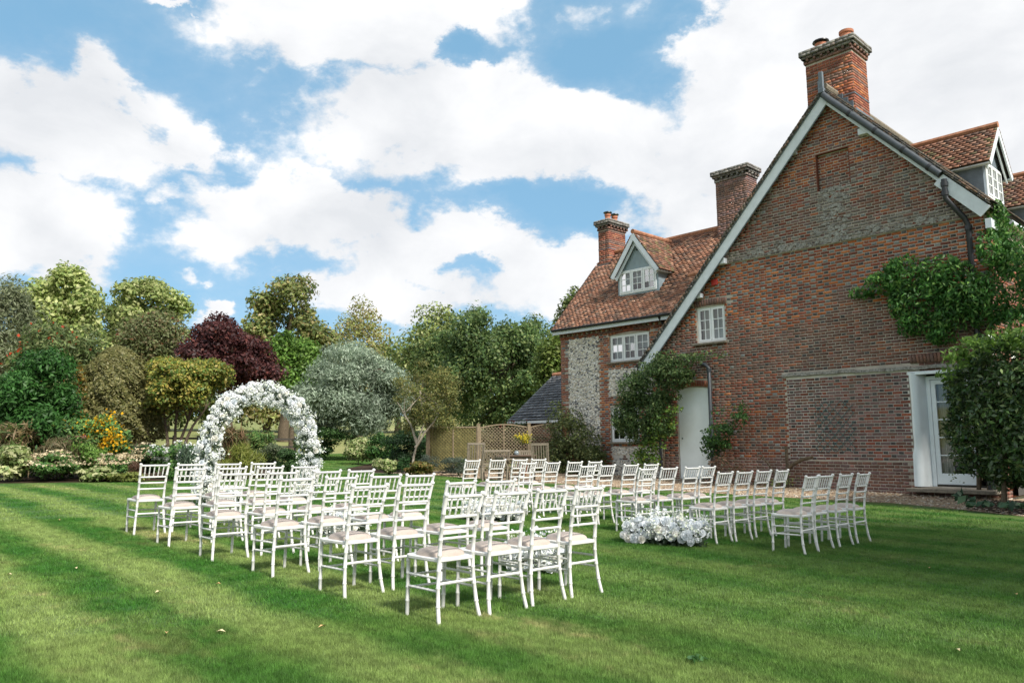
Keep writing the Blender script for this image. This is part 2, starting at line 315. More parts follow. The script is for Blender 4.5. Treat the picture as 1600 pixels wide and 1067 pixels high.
# grass colour follows the mower's stripes (they run along the house) and dry patches, plus painted shade toward the house
def grass_mat(name, blade):
    m = bpy.data.materials.new(name); m.use_nodes = True; nt = m.node_tree; b = nt.nodes['Principled BSDF']; L = nt.links.new
    b.inputs['Roughness'].default_value = .55; b.inputs['Specular IOR Level'].default_value = .25
    g = nt.nodes.new('ShaderNodeNewGeometry'); sp = nt.nodes.new('ShaderNodeSeparateXYZ'); L(g.outputs['Position'], sp.inputs[0])
    def mm(op, a_, b_=None, c_=None, cl=False):
        n = nt.nodes.new('ShaderNodeMath'); n.operation = op; n.use_clamp = cl
        for i, v in enumerate((a_, b_, c_)):
            if v is None: continue
            if isinstance(v, (int, float)): n.inputs[i].default_value = v
            else: L(v, n.inputs[i])
        return n.outputs[0]
    def nz(scale, det=4, rough=.55, st=(1, 1, 1)):
        mp = nt.nodes.new('ShaderNodeMapping'); mp.inputs['Scale'].default_value = st; L(g.outputs['Position'], mp.inputs[0])
        n = nt.nodes.new('ShaderNodeTexNoise'); n.inputs['Scale'].default_value = scale; n.inputs['Detail'].default_value = det; n.inputs['Roughness'].default_value = rough
        L(mp.outputs[0], n.inputs[0]); return n.outputs[0]
    def rng_(v, lo, hi, a_=0., b_=1.):
        n = nt.nodes.new('ShaderNodeMapRange'); n.interpolation_type = 'SMOOTHSTEP'; L(v, n.inputs[0])
        for i, x in enumerate((lo, hi, a_, b_)): n.inputs[i+1].default_value = x
        return n.outputs[0]
    def mixc(f, c1, c2):
        n = nt.nodes.new('ShaderNodeMix'); n.data_type = 'RGBA'
        if isinstance(f, (int, float)): n.inputs[0].default_value = f
        else: L(f, n.inputs[0])
        for i, c in ((6, c1), (7, c2)):
            if isinstance(c, tuple): n.inputs[i].default_value = (*c, 1)
            else: L(c, n.inputs[i])
        return n.outputs[2]
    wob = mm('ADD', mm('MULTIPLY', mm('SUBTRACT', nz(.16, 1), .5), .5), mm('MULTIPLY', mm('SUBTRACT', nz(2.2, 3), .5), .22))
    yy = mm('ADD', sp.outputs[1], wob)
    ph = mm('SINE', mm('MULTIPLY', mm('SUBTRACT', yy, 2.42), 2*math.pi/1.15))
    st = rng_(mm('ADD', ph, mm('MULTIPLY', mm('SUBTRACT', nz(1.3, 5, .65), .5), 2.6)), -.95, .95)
    # stripes fade toward the house, where shade is painted into the grass colour
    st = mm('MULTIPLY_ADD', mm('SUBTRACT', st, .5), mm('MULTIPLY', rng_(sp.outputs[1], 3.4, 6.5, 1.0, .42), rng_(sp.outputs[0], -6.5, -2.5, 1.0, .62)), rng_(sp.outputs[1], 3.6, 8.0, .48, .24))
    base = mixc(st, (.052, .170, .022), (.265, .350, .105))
    base = mixc(rng_(nz(.9, 5, .6), .42, .68), base, mixc(.5, base, (.20, .29, .07)))
    dry = rng_(mm('ADD', nz(.55, 4, .6, (.75, 1.6, 1)), mm('MULTIPLY', mm('SUBTRACT', nz(7, 4), .5), .35)), .565, .72)
    dry = mm('MULTIPLY', dry, rng_(st, .1, .8, .15, .8))
    base = mixc(mm('MULTIPLY', dry, .8), base, (.48, .41, .20))
    base = mixc(rng_(nz(1.7, 3, .6, (.5, 1, 1)), .60, .72, 0, .3), base, (.25, .20, .09))
    tone = nt.nodes.new('ShaderNodeVectorMath'); tone.operation = 'SCALE'
    if blade:
        at = nt.nodes.new('ShaderNodeAttribute'); at.attribute_name = 'col'; v = nt.nodes.new('ShaderNodeSeparateColor'); L(at.outputs[0], v.inputs[0]); k = mm('MULTIPLY', v.outputs[0], rng_(nz(11, 4, .7, (.6, 1, 1)), .34, .66, .72, 1.22))
    else:
        k = mm('ADD', rng_(nz(60, 3, .7), .3, .7, .4, .8), rng_(nz(9, 4, .7), .3, .7, -.1, .1))  # sheet kept darker: shade between the blades put into its colour
    L(base, tone.inputs[0]); L(k, tone.inputs['Scale']); L(tone.outputs[0], b.inputs['Base Color'])
    if blade:
        out = nt.nodes['Material Output']; tr = nt.nodes.new('ShaderNodeBsdfTranslucent'); L(tone.outputs[0], tr.inputs[0])
        mx = nt.nodes.new('ShaderNodeMixShader'); mx.inputs[0].default_value = .25; L(b.outputs[0], mx.inputs[1]); L(tr.outputs[0], mx.inputs[2]); L(mx.outputs[0], out.inputs[0])
    else:
        bp = nt.nodes.new('ShaderNodeBump'); bp.inputs['Strength'].default_value = .8; bp.inputs['Distance'].default_value = .02
        L(nz(90, 3, .7), bp.inputs['Height']); L(bp.outputs[0], b.inputs['Normal'])
    return m
MT['lawn'] = grass_mat('lawn_ground', False); MT['blade'] = grass_mat('grass_blade', True)

def gravel_mat():
    m = mat('gravel', (.36, .27, .18), .9, nscale=30, namt=.5, bump=1, bscale=55, spec=.2, stain=((.20, .15, .11), 3, .45, .7)); return m
MT['gravel'] = gravel_mat()

# ------------------------------------------------------------------ ground
def sheet(name, poly, matr, dz, step=.5, kind='structure'):
    """a sheet that follows the ground, filling the polygon (world x, y)"""
    poly = np.array(poly, float); x0, y0 = poly.min(0); x1, y1 = poly.max(0)
    bm = bmesh.new(); vs = [bm.verts.new((p[0], p[1], 0)) for p in poly]; bm.faces.new(vs)
    for ax, lo, hi in ((0, x0, x1), (1, y0, y1)):
        for c in np.arange(math.ceil(lo/step)*step, hi, step):
            n = (1, 0, 0) if ax == 0 else (0, 1, 0); p = (c, 0, 0) if ax == 0 else (0, c, 0)
            bmesh.ops.bisect_plane(bm, geom=bm.verts[:]+bm.edges[:]+bm.faces[:], plane_co=p, plane_no=n)
    for v in bm.verts: v.co.z = float(G(v.co.x, v.co.y)) + dz
    bmesh.ops.recalc_face_normals(bm, faces=bm.faces)
    me = bpy.data.meshes.new(name); bm.to_mesh(me); bm.free()
    if me.polygons[0].normal.z < 0: me.flip_normals()
    me.materials.append(matr); o = bpy.data.objects.new(name, me); COL.objects.link(o); o['kind'] = kind; return o
# far field: polar sheet
rr = np.concatenate([np.linspace(0, 60, 41), np.geomspace(63, 1500, 34)]); th = np.linspace(0, 2*math.pi, 145)[:-1]
R_, T_ = np.meshgrid(rr, th, indexing='ij'); X_ = R_*np.cos(T_)-8; Y_ = R_*np.sin(T_)+8
V = np.stack([X_, Y_, G(X_, Y_)-.05], -1).reshape(-1, 3); nr, nth = len(rr), len(th)
i, j = np.meshgrid(np.arange(nr-1), np.arange(nth), indexing='ij'); i = i.ravel(); j = j.ravel(); j2 = (j+1) % nth
F = np.stack([i*nth+j, (i+1)*nth+j, (i+1)*nth+j2, i*nth+j2], 1)
MT['field'] = mat('meadow', (.19, .21, .075), .9, nscale=.35, namt=.22, spec=.1, stain=((.30, .28, .13), .05, .45, .65))
o = mesh_np('field', V, F, MT['field'], smooth=True); tag(o, kind='structure')
GRAVEL_FRONT = [(-24.6, 15.3), (-21.86, 16.15), (-15.0, 16.76), (-10.97, 17.05), (-6.8, 17.9), (-5.6, 17.6), (-4.3, 16.95), (-2.5, 16.3), (1.5, 15.9)]
BORDER = [(-23.6, -8), (-23.1, 4.3), (-22.42, 7.06), (-22.3, 9.2), (-22.6, 11.3)]
LAWN = [(9, -7), (9, 15.2), (1.5, 15.85)] + [(p[0], p[1]) for p in GRAVEL_FRONT[::-1][1:]] + [(-27, 16.6), (-30, 19.5), (-36, 24.5), (-44, 30.0), (-48, 29), (-45, 24.0), (-34, 18.2), (-27, 14.3)] + BORDER[::-1]
sheet('lawn', LAWN, MT['lawn'], 0, 1.0)
gp = GRAVEL_FRONT + [(1.5, 19.9), (-19.3, 20.9), (-23, 19.5)]
sheet('gravel_path', gp, MT['gravel'], .004, .5)
bed = [(-23.55, -8), (-23.05, 4.3), (-22.37, 7.06), (-22.25, 9.2), (-22.55, 11.3), (-26.5, 14.2), (-31, 14.5), (-31, -8)]
sheet('flower_bed', bed, MT['soil'], .004, 1.0)
bed2 = [(-24.7, 15.35), (-22.5, 15.95), (-21.5, 18.4), (-24.5, 21), (-30, 24), (-38, 27.5), (-36, 24.6), (-30, 19.6), (-27, 16.7)]
sheet('shrub_bed', bed2, MT['soil'], .006, 1.0)
sheet('hedge_bed', [(-5.3, 17.7), (-4.2, 17.1), (-2.5, 16.5), (1.4, 16.1), (1.4, 19.4), (-5.2, 19.4)], MT['soil'], .012, .5)

# loose pebbles on the gravel
n = 5200; px_ = rng.uniform(-23, 0, n); t_ = rng.uniform(0, 1, n)
yf = np.interp(px_, [p[0] for p in GRAVEL_FRONT], [p[1] for p in GRAVEL_FRONT]); yb = np.where(px_ < -14, 20.2, 19.4)
py_ = yf+.02+(yb-yf)*t_; s_ = rng.uniform(.012, .028, n)
C_ = np.stack([px_, py_, G(px_, py_)+.008], 1); a_ = rng.uniform(0, math.pi, n)
A_ = np.stack([np.cos(a_)*s_, np.sin(a_)*s_, rng.uniform(-.3, .3, n)*s_], 1); B_ = np.stack([-np.sin(a_)*s_*.7, np.cos(a_)*s_*.7, 0*s_], 1); D_ = np.stack([0*s_, 0*s_, s_*.5], 1)
pc = np.array([(.42, .33, .23), (.30, .22, .15), (.5, .44, .36), (.24, .16, .11)])[rng.integers(0, 4, n)]
tag(mesh_np('loose_gravel', *boxes(C_, A_, B_, D_, pc)[:2], MT['flint'], col=boxes(C_, A_, B_, D_, pc)[2]), 'loose beige pebbles scattered on the gravel strip along the house', 'gravel', kind='stuff')

# ---- grass blades: patches of blades laid over the lawn
def blade_patch(nb, size, hmin, hmax, w, seed):
    r = np.random.default_rng(seed); p = r.uniform(-size/2, size/2, (nb, 2)); h = r.uniform(hmin, hmax, nb); a_ = r.uniform(0, 2*math.pi, nb)
    lean = r.uniform(.1, .9, nb)*h; la = r.uniform(0, 2*math.pi, nb)
    w_ = w*r.uniform(.7, 1.3, nb)
    b0 = np.stack([p[:, 0]-np.cos(a_)*w_/2, p[:, 1]-np.sin(a_)*w_/2, 0*h-.004], 1); b1 = np.stack([p[:, 0]+np.cos(a_)*w_/2, p[:, 1]+np.sin(a_)*w_/2, 0*h-.004], 1)
    tp = np.stack([p[:, 0]+np.cos(la)*lean, p[:, 1]+np.sin(la)*lean, h], 1)
    V = np.stack([b0, b1, tp], 1).reshape(-1, 3); F = np.arange(nb*3).reshape(-1, 3)
    k = r.uniform(.65, 1.35, nb); c = np.repeat(np.stack([k, k, k], 1), 3, 0)
    me_o = mesh_np('grass_patch', V, F, MT['blade'], col=c, world=False); COL.objects.unlink(me_o); return me_o
def grass_object(name, label, pts, patches, slope=True):
    me = bpy.data.meshes.new(name); me.from_pydata([tuple(p) for p in pts], [], []); o = bpy.data.objects.new(name, me); COL.objects.link(o)
    ng = bpy.data.node_groups.new(name, 'GeometryNodeTree'); ng.interface.new_socket('Geometry', in_out='INPUT', socket_type='NodeSocketGeometry'); ng.interface.new_socket('Geometry', in_out='OUTPUT', socket_type='NodeSocketGeometry')
    gi = ng.nodes.new('NodeGroupInput'); go = ng.nodes.new('NodeGroupOutput'); ip = ng.nodes.new('GeometryNodeInstanceOnPoints'); jn = ng.nodes.new('GeometryNodeJoinGeometry')
    for p in patches:
        oi = ng.nodes.new('GeometryNodeObjectInfo'); oi.inputs['Object'].default_value = p; oi.inputs['As Instance'].default_value = True
        ng.links.new(oi.outputs['Geometry'], jn.inputs[0])
    ri = ng.nodes.new('FunctionNodeRandomValue'); ri.data_type = 'INT'; ri.inputs[4].default_value = 0; ri.inputs[5].default_value = len(patches)-1
    r2 = ng.nodes.new('FunctionNodeRandomValue'); r2.data_type = 'INT'; r2.inputs[4].default_value = 0; r2.inputs[5].default_value = 3; r2.inputs['Seed'].default_value = 9
    mu = ng.nodes.new('ShaderNodeMath'); mu.operation = 'MULTIPLY'; mu.inputs[1].default_value = math.pi/2; ng.links.new(r2.outputs[2], mu.inputs[0])
    cx = ng.nodes.new('ShaderNodeCombineXYZ'); ng.links.new(mu.outputs[0], cx.inputs[2])
    ip.inputs['Pick Instance'].default_value = True
    ng.links.new(gi.outputs[0], ip.inputs['Points']); ng.links.new(jn.outputs[0], ip.inputs['Instance']); ng.links.new(ri.outputs[2], ip.inputs['Instance Index']); ng.links.new(cx.outputs[0], ip.inputs['Rotation'])
    ng.links.new(ip.outputs[0], go.inputs[0])
    md = o.modifiers.new('grass', 'NODES'); md.node_group = ng
    me.materials.append(MT['blade']); tag(o, label, 'grass', kind='stuff'); return o
def inside(poly, x, y):
    poly = np.array(poly); c = np.zeros(len(x), bool); j = len(poly)-1
    for i in range(len(poly)):
        xi, yi = poly[i]; xj, yj = poly[j]
        with np.errstate(divide='ignore', invalid='ignore'):
            c ^= ((yi > y) != (yj > y)) & (x < (xj-xi)*(y-yi)/(yj-yi+1e-12)+xi)
        j = i
    return c
def in_view(x, y, z, m=.12):
    d = np.stack([x, y, z-CAM_H], 1); zc = d@CF; u = d@CR/np.maximum(zc, .01)*CAM_F/800; v = d@CU/np.maximum(zc, .01)*CAM_F/533
    return (zc > .2) & (np.abs(u) < 1+m) & (np.abs(v) < 1+m*1.6)
def lawn_points(size, dmin, dmax):
    g = np.arange(-50, 12, size); X, Y = [a_.ravel() for a_ in np.meshgrid(g, np.arange(-8, 32, size))]
    X = X+size/2; Y = Y+size/2; d = np.hypot(X, Y); k = (d >= dmin-size*.8) & (d < dmax) & in_view(X, Y, G(X, Y), .9)
    h = size*.5
    for sx, sy in ((-h, -h), (h, -h), (-h, h), (h, h)): k &= inside(LAWN, X+sx, Y+sy)
    X, Y = X[k], Y[k]; return np.stack([X, Y, G(X, Y)], 1)
near_p = [blade_patch(2600, .25, .012, .034, .0028, 10+s) for s in range(4)]
mid_p = [blade_patch(2600, .5, .012, .032, .0055, 20+s) for s in range(4)]
far_p = [blade_patch(1500, 1.0, .012, .035, .013, 30+s) for s in range(3)]
grass_object('lawn_grass', 'short mown green grass of the near lawn in front of the chairs', lawn_points(.25, 1.0, 6.0), near_p)
grass_object('lawn_grass', 'short mown green grass under and between the rows of chairs', lawn_points(.5, 6.0, 14.0), mid_p)
grass_object('lawn_grass', 'short mown green grass of the far lawn and path', lawn_points(1.0, 14.0, 60.0), far_p)
edge_t = []

# ------------------------------------------------------------------ the house
YG, YW = 19.5, 20.4                        # front planes of the gabled house and of the lower wing
SL = 1.083                                 # roof slope
RX, RZ = -8.3, 10.22                       # ridge of the gable: x and height of the roof underside
def zl(x): return RZ - SL*(RX-x)           # left slope
def zr(x): return RZ - SL*(x-RX)           # right slope
XL, XR = -13.9, -4.95                      # corners of the gable wall
house = thing('brick_farmhouse', 'old red brick house with a tall gable and tiled lower wing beside the lawn', 'house', (-9.5, 20.0, 0.0))

def wall_with_holes(mb, outer, holes, Y, depth):
    pts = [[Vector((p[0], p[1], 0)) for p in outer]] + [[Vector((p[0], p[1], 0)) for p in h] for h in holes]
    tris = tessellate_polygon(pts); flat = [p for l in pts for p in l]
    mb.add([(p.x, Y, p.y) for p in flat], [tuple(t) for t in tris])
    for h in holes:
        n = len(h); V = [(p[0], Y, p[1]) for p in h]+[(p[0], Y+depth, p[1]) for p in h]
        mb.add(V, [(i, (i+1) % n, (i+1) % n+n, i+n) for i in range(n)])
def rect(x0, x1, z0, z1): return [(x0, z0), (x1, z0), (x1, z1), (x0, z1)]
def arch_rect(x0, x1, z0, z1, rise, n=8):
    return [(x0, z0), (x1, z0)] + [(x1+(x0-x1)*i/n, z1-rise+rise*math.sin(math.pi*(.5*0+i/n))*1.0) for i in range(n+1)]

WIN_G = (-12.56, -11.63, 4.11, 5.16); DOOR_G = (-13.35, -12.24, .19, 2.86); FD = (-6.77, -4.98, .2, 2.84); NICHE = (-8.69, -7.84, 7.75, 8.75)
door_poly = arch_rect(*DOOR_G, .06)
win_poly = rect(*WIN_G); fd_poly = rect(*FD); niche_poly = rect(*NICHE)
ZS = 6.31                                   # string course; the wall above stands a little proud
low = [(XL, -.3), (XR, -.3), (XR, zr(XR)-.06), (-5.4, ZS), (zl and RX-(RZ-ZS)/SL, ZS), (XL, zl(XL)-.02)]
low = [(XL, -.3), (XR, -.3), (XR, ZS), (RX-(RZ-ZS)/SL, ZS), (XL, zl(XL))]
mb = MB(); wall_with_holes(mb, low, [win_poly, door_poly, fd_poly], YG, .22)
# side walls and back of the main body
mb.box((XL, YG+.02, -.3), (XL+.25, 30, zl(XL))); mb.box((XR-.25, YG+.02, -.3), (XR, 31, zr(XR)-.05)); mb.box((XL, 30.8, -.3), (XR, 31, 6))
gw = mb.build('gable_wall', MT['mortar'], house)
mb = MB(); YU = YG-.045
upper = [(RX-(RZ-ZS)/SL+.02, ZS), (XR, ZS), (XR, zr(XR)), (RX, RZ)]
wall_with_holes(mb, upper, [niche_poly], YU, .1)
mb.box((NICHE[0]-.02, YG+.055, NICHE[2]-.02), (NICHE[1]+.02, YG+.075, NICHE[3]+.02))
mb.add([(RX-(RZ-ZS)/SL, YU, ZS), (XR, YU, ZS), (XR, YG+.03, ZS), (RX-(RZ-ZS)/SL, YG+.03, ZS)], [(0, 1, 2, 3)])
uw = mb.build('upper_gable_wall', MT['mortar'], house)
mb = MB(); mb.cur = (.17, .065, .045); e_ = .004
mb.box((NICHE[0]-.02, YU-.003, NICHE[2]), (NICHE[0]+e_, YG+.05, NICHE[3])); mb.box((NICHE[1]-e_, YU-.003, NICHE[2]), (NICHE[1]+.02, YG+.05, NICHE[3])); mb.box((NICHE[0]-.02, YU-.003, NICHE[3]-e_), (NICHE[1]+.02, YG+.05, NICHE[3]+.025))
mb.build('niche_reveal', MT['brick'], house, colors=True)
# grey rendered patch below the niche, old infill panel with pale mortar, ledge over it
mb = MB()                                       # rough remains of render below the blind window
for k in range(300):
    x, z = random.gauss(-8.28, .26), random.uniform(ZS+.02, 7.78)
    if k > 150: x, z = random.uniform(-11.0, -5.6), ZS+.02+abs(random.gauss(0, .13))
    if abs(x+8.28) > .46 and z > ZS+.5: continue
    a0 = random.uniform(0, 6); rr0 = random.uniform(.02, .06); n_ = 7
    mb.prism([(x+rr0*random.uniform(.6, 1.3)*1.5*math.cos(a0+q*6.283/n_), max(ZS+.01, z+rr0*random.uniform(.5, 1.1)*math.sin(a0+q*6.283/n_))) for q in range(n_)], 1, YU-.010-.006*random.random(), YU-.002)
tag(mb.build('render_patch', MT['render_grey'], house), kind='stuff')
PAN = (-9.87, FD[0]-.03, .78, 2.89)
mb = MB(); mb.box((PAN[0], YG-.012, PAN[2]-.01), (PAN[1], YG-.002, PAN[3]+.05)); mb.build('infill_panel', MT['mortar_pale'], house)
mb = MB()
xs = np.linspace(-9.97, -5.2, 26)
for i_, (xa, xb) in enumerate(zip(xs[:-1], xs[1:])):
    z0 = 2.955 - .035*sstep(-8.6, -7.4, (xa+xb)/2) + .02*math.sin(i_*1.7)*.4
    mb.box((xa, YG-.075-.012*math.sin(i_*2.1), z0), (xb, YG-.001, z0+.075+.01*math.sin(i_)))
mb.build('drip_ledge', MT['render_grey'], house)

# ---- bricks
PAL = {'red': [(.30, .10, .065), (.25, .09, .062), (.33, .12, .075), (.22, .085, .062), (.36, .15, .085)],
       'orange': [(.46, .155, .06), (.41, .135, .058), (.34, .11, .055), (.30, .10, .055), (.49, .19, .08)],
       'brown': [(.21, .125, .10), (.185, .115, .095), (.235, .13, .10), (.17, .11, .095), (.26, .14, .105)],
       'purple': [(.235, .15, .14), (.21, .135, .13), (.26, .155, .14), (.19, .135, .13), (.30, .155, .13)],
       'dark': [(.10, .092, .09), (.125, .11, .10), (.08, .078, .08)],
       'blue': [(.24, .265, .27), (.20, .22, .23), (.28, .295, .285), (.145, .15, .155)],
       'grey': [(.23, .22, .20), (.20, .19, .175), (.27, .26, .235), (.17, .155, .14), (.22, .18, .16)]}
def gable_colour(x, z, header, r):
    boost = 1.0
    nz_ = noise.noise(Vector((x*.8, z*.8, 1.3))); k = r.random()
    if z > ZS:
        if z > 8.2 + .5*nz_ and k < .8: p = 'orange' if r.random() < .35 else 'red'
        elif k < .5: p = 'brown'
        elif k < .82: p = 'red'
        else: p = 'purple'
        if header and r.random() < .25: p = 'blue' if r.random() < .6 else 'dark'
        n2 = noise.noise(Vector((x*2.1, z*2.1, 7)))*.5+noise.noise(Vector((x*5, z*5, 3)))*.35
        band = (z-ZS)/(.32+.16*sstep(-9.5, -7.5, x)*(1-sstep(-7.2, -6.2, x))); inp = max(abs(x+8.3)/.5, abs(z-7.05)/.78)
        if (band+n2 < 1.0 or inp+n2*.8 < 1.05) and r.random() < .82: p = 'grey'
        elif z < 8 and r.random() < .18: p = 'grey'
    elif z > 4.6+.7*nz_:
        if header: p = 'blue' if r.random() < .72 else 'dark' if r.random() < .6 else 'red'
        else: p = 'orange' if k < .6+.3*nz_ else 'red'; boost = 1.12
    elif PAN[0]-.02 < x < PAN[1] and PAN[2] < z < PAN[3]:
        p = 'purple' if k < .62 else 'brown' if k < .88 else 'red'
        if header and r.random() < .5: p = 'dark'
    elif z < .8:
        p = 'brown' if k < .7 else 'purple'
    elif x < -9.9+.8*nz_:
        p = 'red' if k < .6 else 'orange' if k < .7 else 'brown'
        if z > 2.9: p = 'red' if k < .35 else 'brown'
        if header and r.random() < .4: p = 'dark' if r.random() < .75 else 'blue'
    else:
        p = 'brown' if k < .72 else 'purple' if k < .85 else 'red'
        if header and r.random() < .25: p = 'dark'
    c = np.array(PAL[p][r.randrange(len(PAL[p]))]); return c*r.uniform(.82, 1.18)*.84*boost*np.array((1.04, .97, .96))
CW, CH_ = .2275, .075
def lay(x0, x1, z0, z1, ok, r, bond=1, phase=0.0, clip=()):
    """Flemish bond: (centre x, centre z, length, header) for a region; ok(x0,x1,z) clips"""
    out = []; nrow = int((z1-z0)/CH_)
    for j in range(nrow):
        z = z0+(j+.5)*CH_; x = x0 - (.17 if j % 2 else 0) + phase; k = 0
        while x < x1:
            L = .2225 if k % 2 == 0 else .1075
            a_, b_ = max(x, x0), min(x+L, x1)
            for h in clip:                      # trim bricks at the edges of openings
                if h[2]-.02 < z < h[3]+.02:
                    if a_ < h[0] < b_: b_ = h[0]-.004
                    elif a_ < h[1] < b_: a_ = h[1]+.004
            if b_-a_ > .045 and ok(a_, b_, z): out.append((a_, b_, z, k % 2 == 1))
            x += L+.013; k += 1
    return out
def in_holes(a_, b_, z, holes, m=.0):
    for h in holes:
        if b_ > h[0]-m and a_ < h[1]+m and h[2]-.03-m < z < h[3]+.03+m: return True
    return False
r_ = random.Random(5)
hl = [WIN_G, DOOR_G, FD]
ARW = (WIN_G[0]-.1, WIN_G[1]+.1, WIN_G[3], WIN_G[3]+.2); ARD = (DOOR_G[0]-.08, DOOR_G[1]+.08, DOOR_G[3]-.04, DOOR_G[3]+.19)
def ok_low(a_, b_, z):
    if in_holes(a_, b_, z, hl) or in_holes(a_, b_, z, [ARW, ARD], -.02): return False
    if a_ < RX-(RZ-z)/SL+.02 and z > zl(XL): return False
    if PAN[0]+.005 < b_ and a_ < PAN[1]+.03 and PAN[2]-.03 < z < 3.08: return False
    return True
ok_pan = lambda a_, b_, z: True
def ok_up(a_, b_, z):
    return a_ > RX-(RZ-z-.04)/SL and b_ < RX+(RZ-z-.04)/SL and not in_holes(a_, b_, z, [NICHE])
B_low = [(b, YG) for b in lay(XL, XR, 0.0, ZS, ok_low, r_, clip=[WIN_G, DOOR_G, (PAN[0]-.004, PAN[1]+.02, PAN[2]-.03, 3.0)])]
B_pan = [(b, YG-.012) for b in lay(PAN[0]+.008, PAN[1], PAN[2]-.0, PAN[3]+.045, ok_pan, r_, phase=.0)]
B_up = [(b, YU) for b in lay(-12, XR, ZS+.005, RZ, ok_up, r_, phase=.03, clip=[NICHE])]
B_ni = [(b, YG+.055) for b in lay(NICHE[0], NICHE[1], NICHE[2], NICHE[3], lambda a_, b_, z: True, r_)]
def brick_arrays(lst, colour, proud=.0035):
    C, A, B, D, K = [], [], [], [], []
    for (a_, b_, z, hd), Y in lst:
        p = proud*r_.uniform(.4, 1.5); tl = r_.uniform(-.0022, .0022)
        C.append(((a_+b_)/2, Y-p/2+.0015, z+r_.uniform(-.002, .002))); A.append(((b_-a_)/2, 0, tl)); B.append((0, p/2+.0015, 0)); D.append((0, 0, .0302*r_.uniform(.92, 1.04)))
        K.append(colour((a_+b_)/2, z, hd, r_))
    return [np.array(q) for q in (C, A, B, D, K)]
def split_bricks(lst, nmax=300):
    d = [((b[0]+b[1])/2, b[2], i) for i, (b, Y) in enumerate(lst)]
    cand = [i for x, z, i in d if x < -6.9 and z > .45]
    cand.sort(key=lambda i: math.hypot((lst[i][0][0]+lst[i][0][1])/2, 19.5)); s = set(cand[:nmax]); return [lst[i] for i in s], [q for i, q in enumerate(lst) if i not in s]
near_b, pan_rest = split_bricks(B_pan, 297)
panel = [o for o in house.children if o.name.startswith('infill_panel')][0]
# single bricks: shared meshes for stretchers and headers in a few colours
shared = {}
for (bk, Y) in near_b:
    a_, b_, z, hd = bk; L = b_-a_; col = gable_colour((a_+b_)/2, z, hd, r_)
    key = ('h' if hd else 's') if abs(L-(.1075 if hd else .2225)) < 1e-3 else None
    if key:
        v_ = r_.randrange(9 if key == 's' else 6); kk = (key, v_)
        if kk not in shared:
            bm_ = MB(); bm_.cur = tuple(col); bm_.box((-L/2, -.007, -.0302), (L/2, .002, .0302)); o = bm_.build('brick', MT['brick'], gw, world=False, colors=True); shared[kk] = o.data
        else:
            o = bpy.data.objects.new('brick', shared[kk]); link(o, gw)
    else:
        bm_ = MB(); bm_.cur = tuple(col); bm_.box((-L/2, -.007, -.0302), (L/2, .002, .0302)); o = bm_.build('brick', MT['brick'], gw, world=False, colors=True)
    o.location = np.array(((a_+b_)/2, Y+.001-r_.uniform(0, .004), z)) - origin(house); o.rotation_euler = (0, r_.uniform(-.008, .008), 0)
# gable_wall's own origin is the house's, so child bricks use the same offset
C, A, B, D, K = brick_arrays(B_low+pan_rest, gable_colour)
V, F, c = boxes(C, A, B, D, K); o = mesh_np('brickwork', V-origin(house), F, MT['brick'], gw, c, world=False); tag(o, kind='stuff')
C, A, B, D, K = brick_arrays(B_up+B_ni, gable_colour)
V, F, c = boxes(C, A, B, D, K); o = mesh_np('brickwork', V-origin(house), F, MT['brick'], uw, c, world=False); tag(o, kind='stuff')
# brick arches over window and door, garden door arch on the right
def arch_bricks(x0, x1, z, rise, h, Y, pal, parent, n, zf=None):
    C, A, B, D, K = [], [], [], [], []
    for i in range(n):
        t = (i+.5)/n; x = x0+(x1-x0)*t; zz = z - rise + rise*math.sin(math.pi*t); tilt = (t-.5)*.35
        C.append((x, Y-.006, zz+h/2)); A.append(((x1-x0)/n/2*.82*math.cos(tilt), 0, -(x1-x0)/n/2*.82*math.sin(tilt))); B.append((0, .009, 0)); D.append((math.sin(tilt)*h/2*.95, 0, math.cos(tilt)*h/2*.95))
        p = PAL[pal][r_.randrange(len(PAL[pal]))]; K.append(np.array(p)*r_.uniform(.8, 1.2))
    V, F, c = boxes(np.array(C), np.array(A), np.array(B), np.array(D), np.array(K)); o = mesh_np('arch_brickwork', V, F, MT['brick'], parent, c); tag(o, kind='stuff'); return o
arch_bricks(WIN_G[0]-.08, WIN_G[1]+.08, WIN_G[3]+.03, .03, .2, YG, 'brown', house, 13)
arch_bricks(DOOR_G[0]-.06, DOOR_G[1]+.06, DOOR_G[3]+.01, .06, .18, YG, 'red', house, 16)
arch_bricks(-6.75, -5.2, 3.06, .0, .22, YG-.02, 'brown', house, 20)

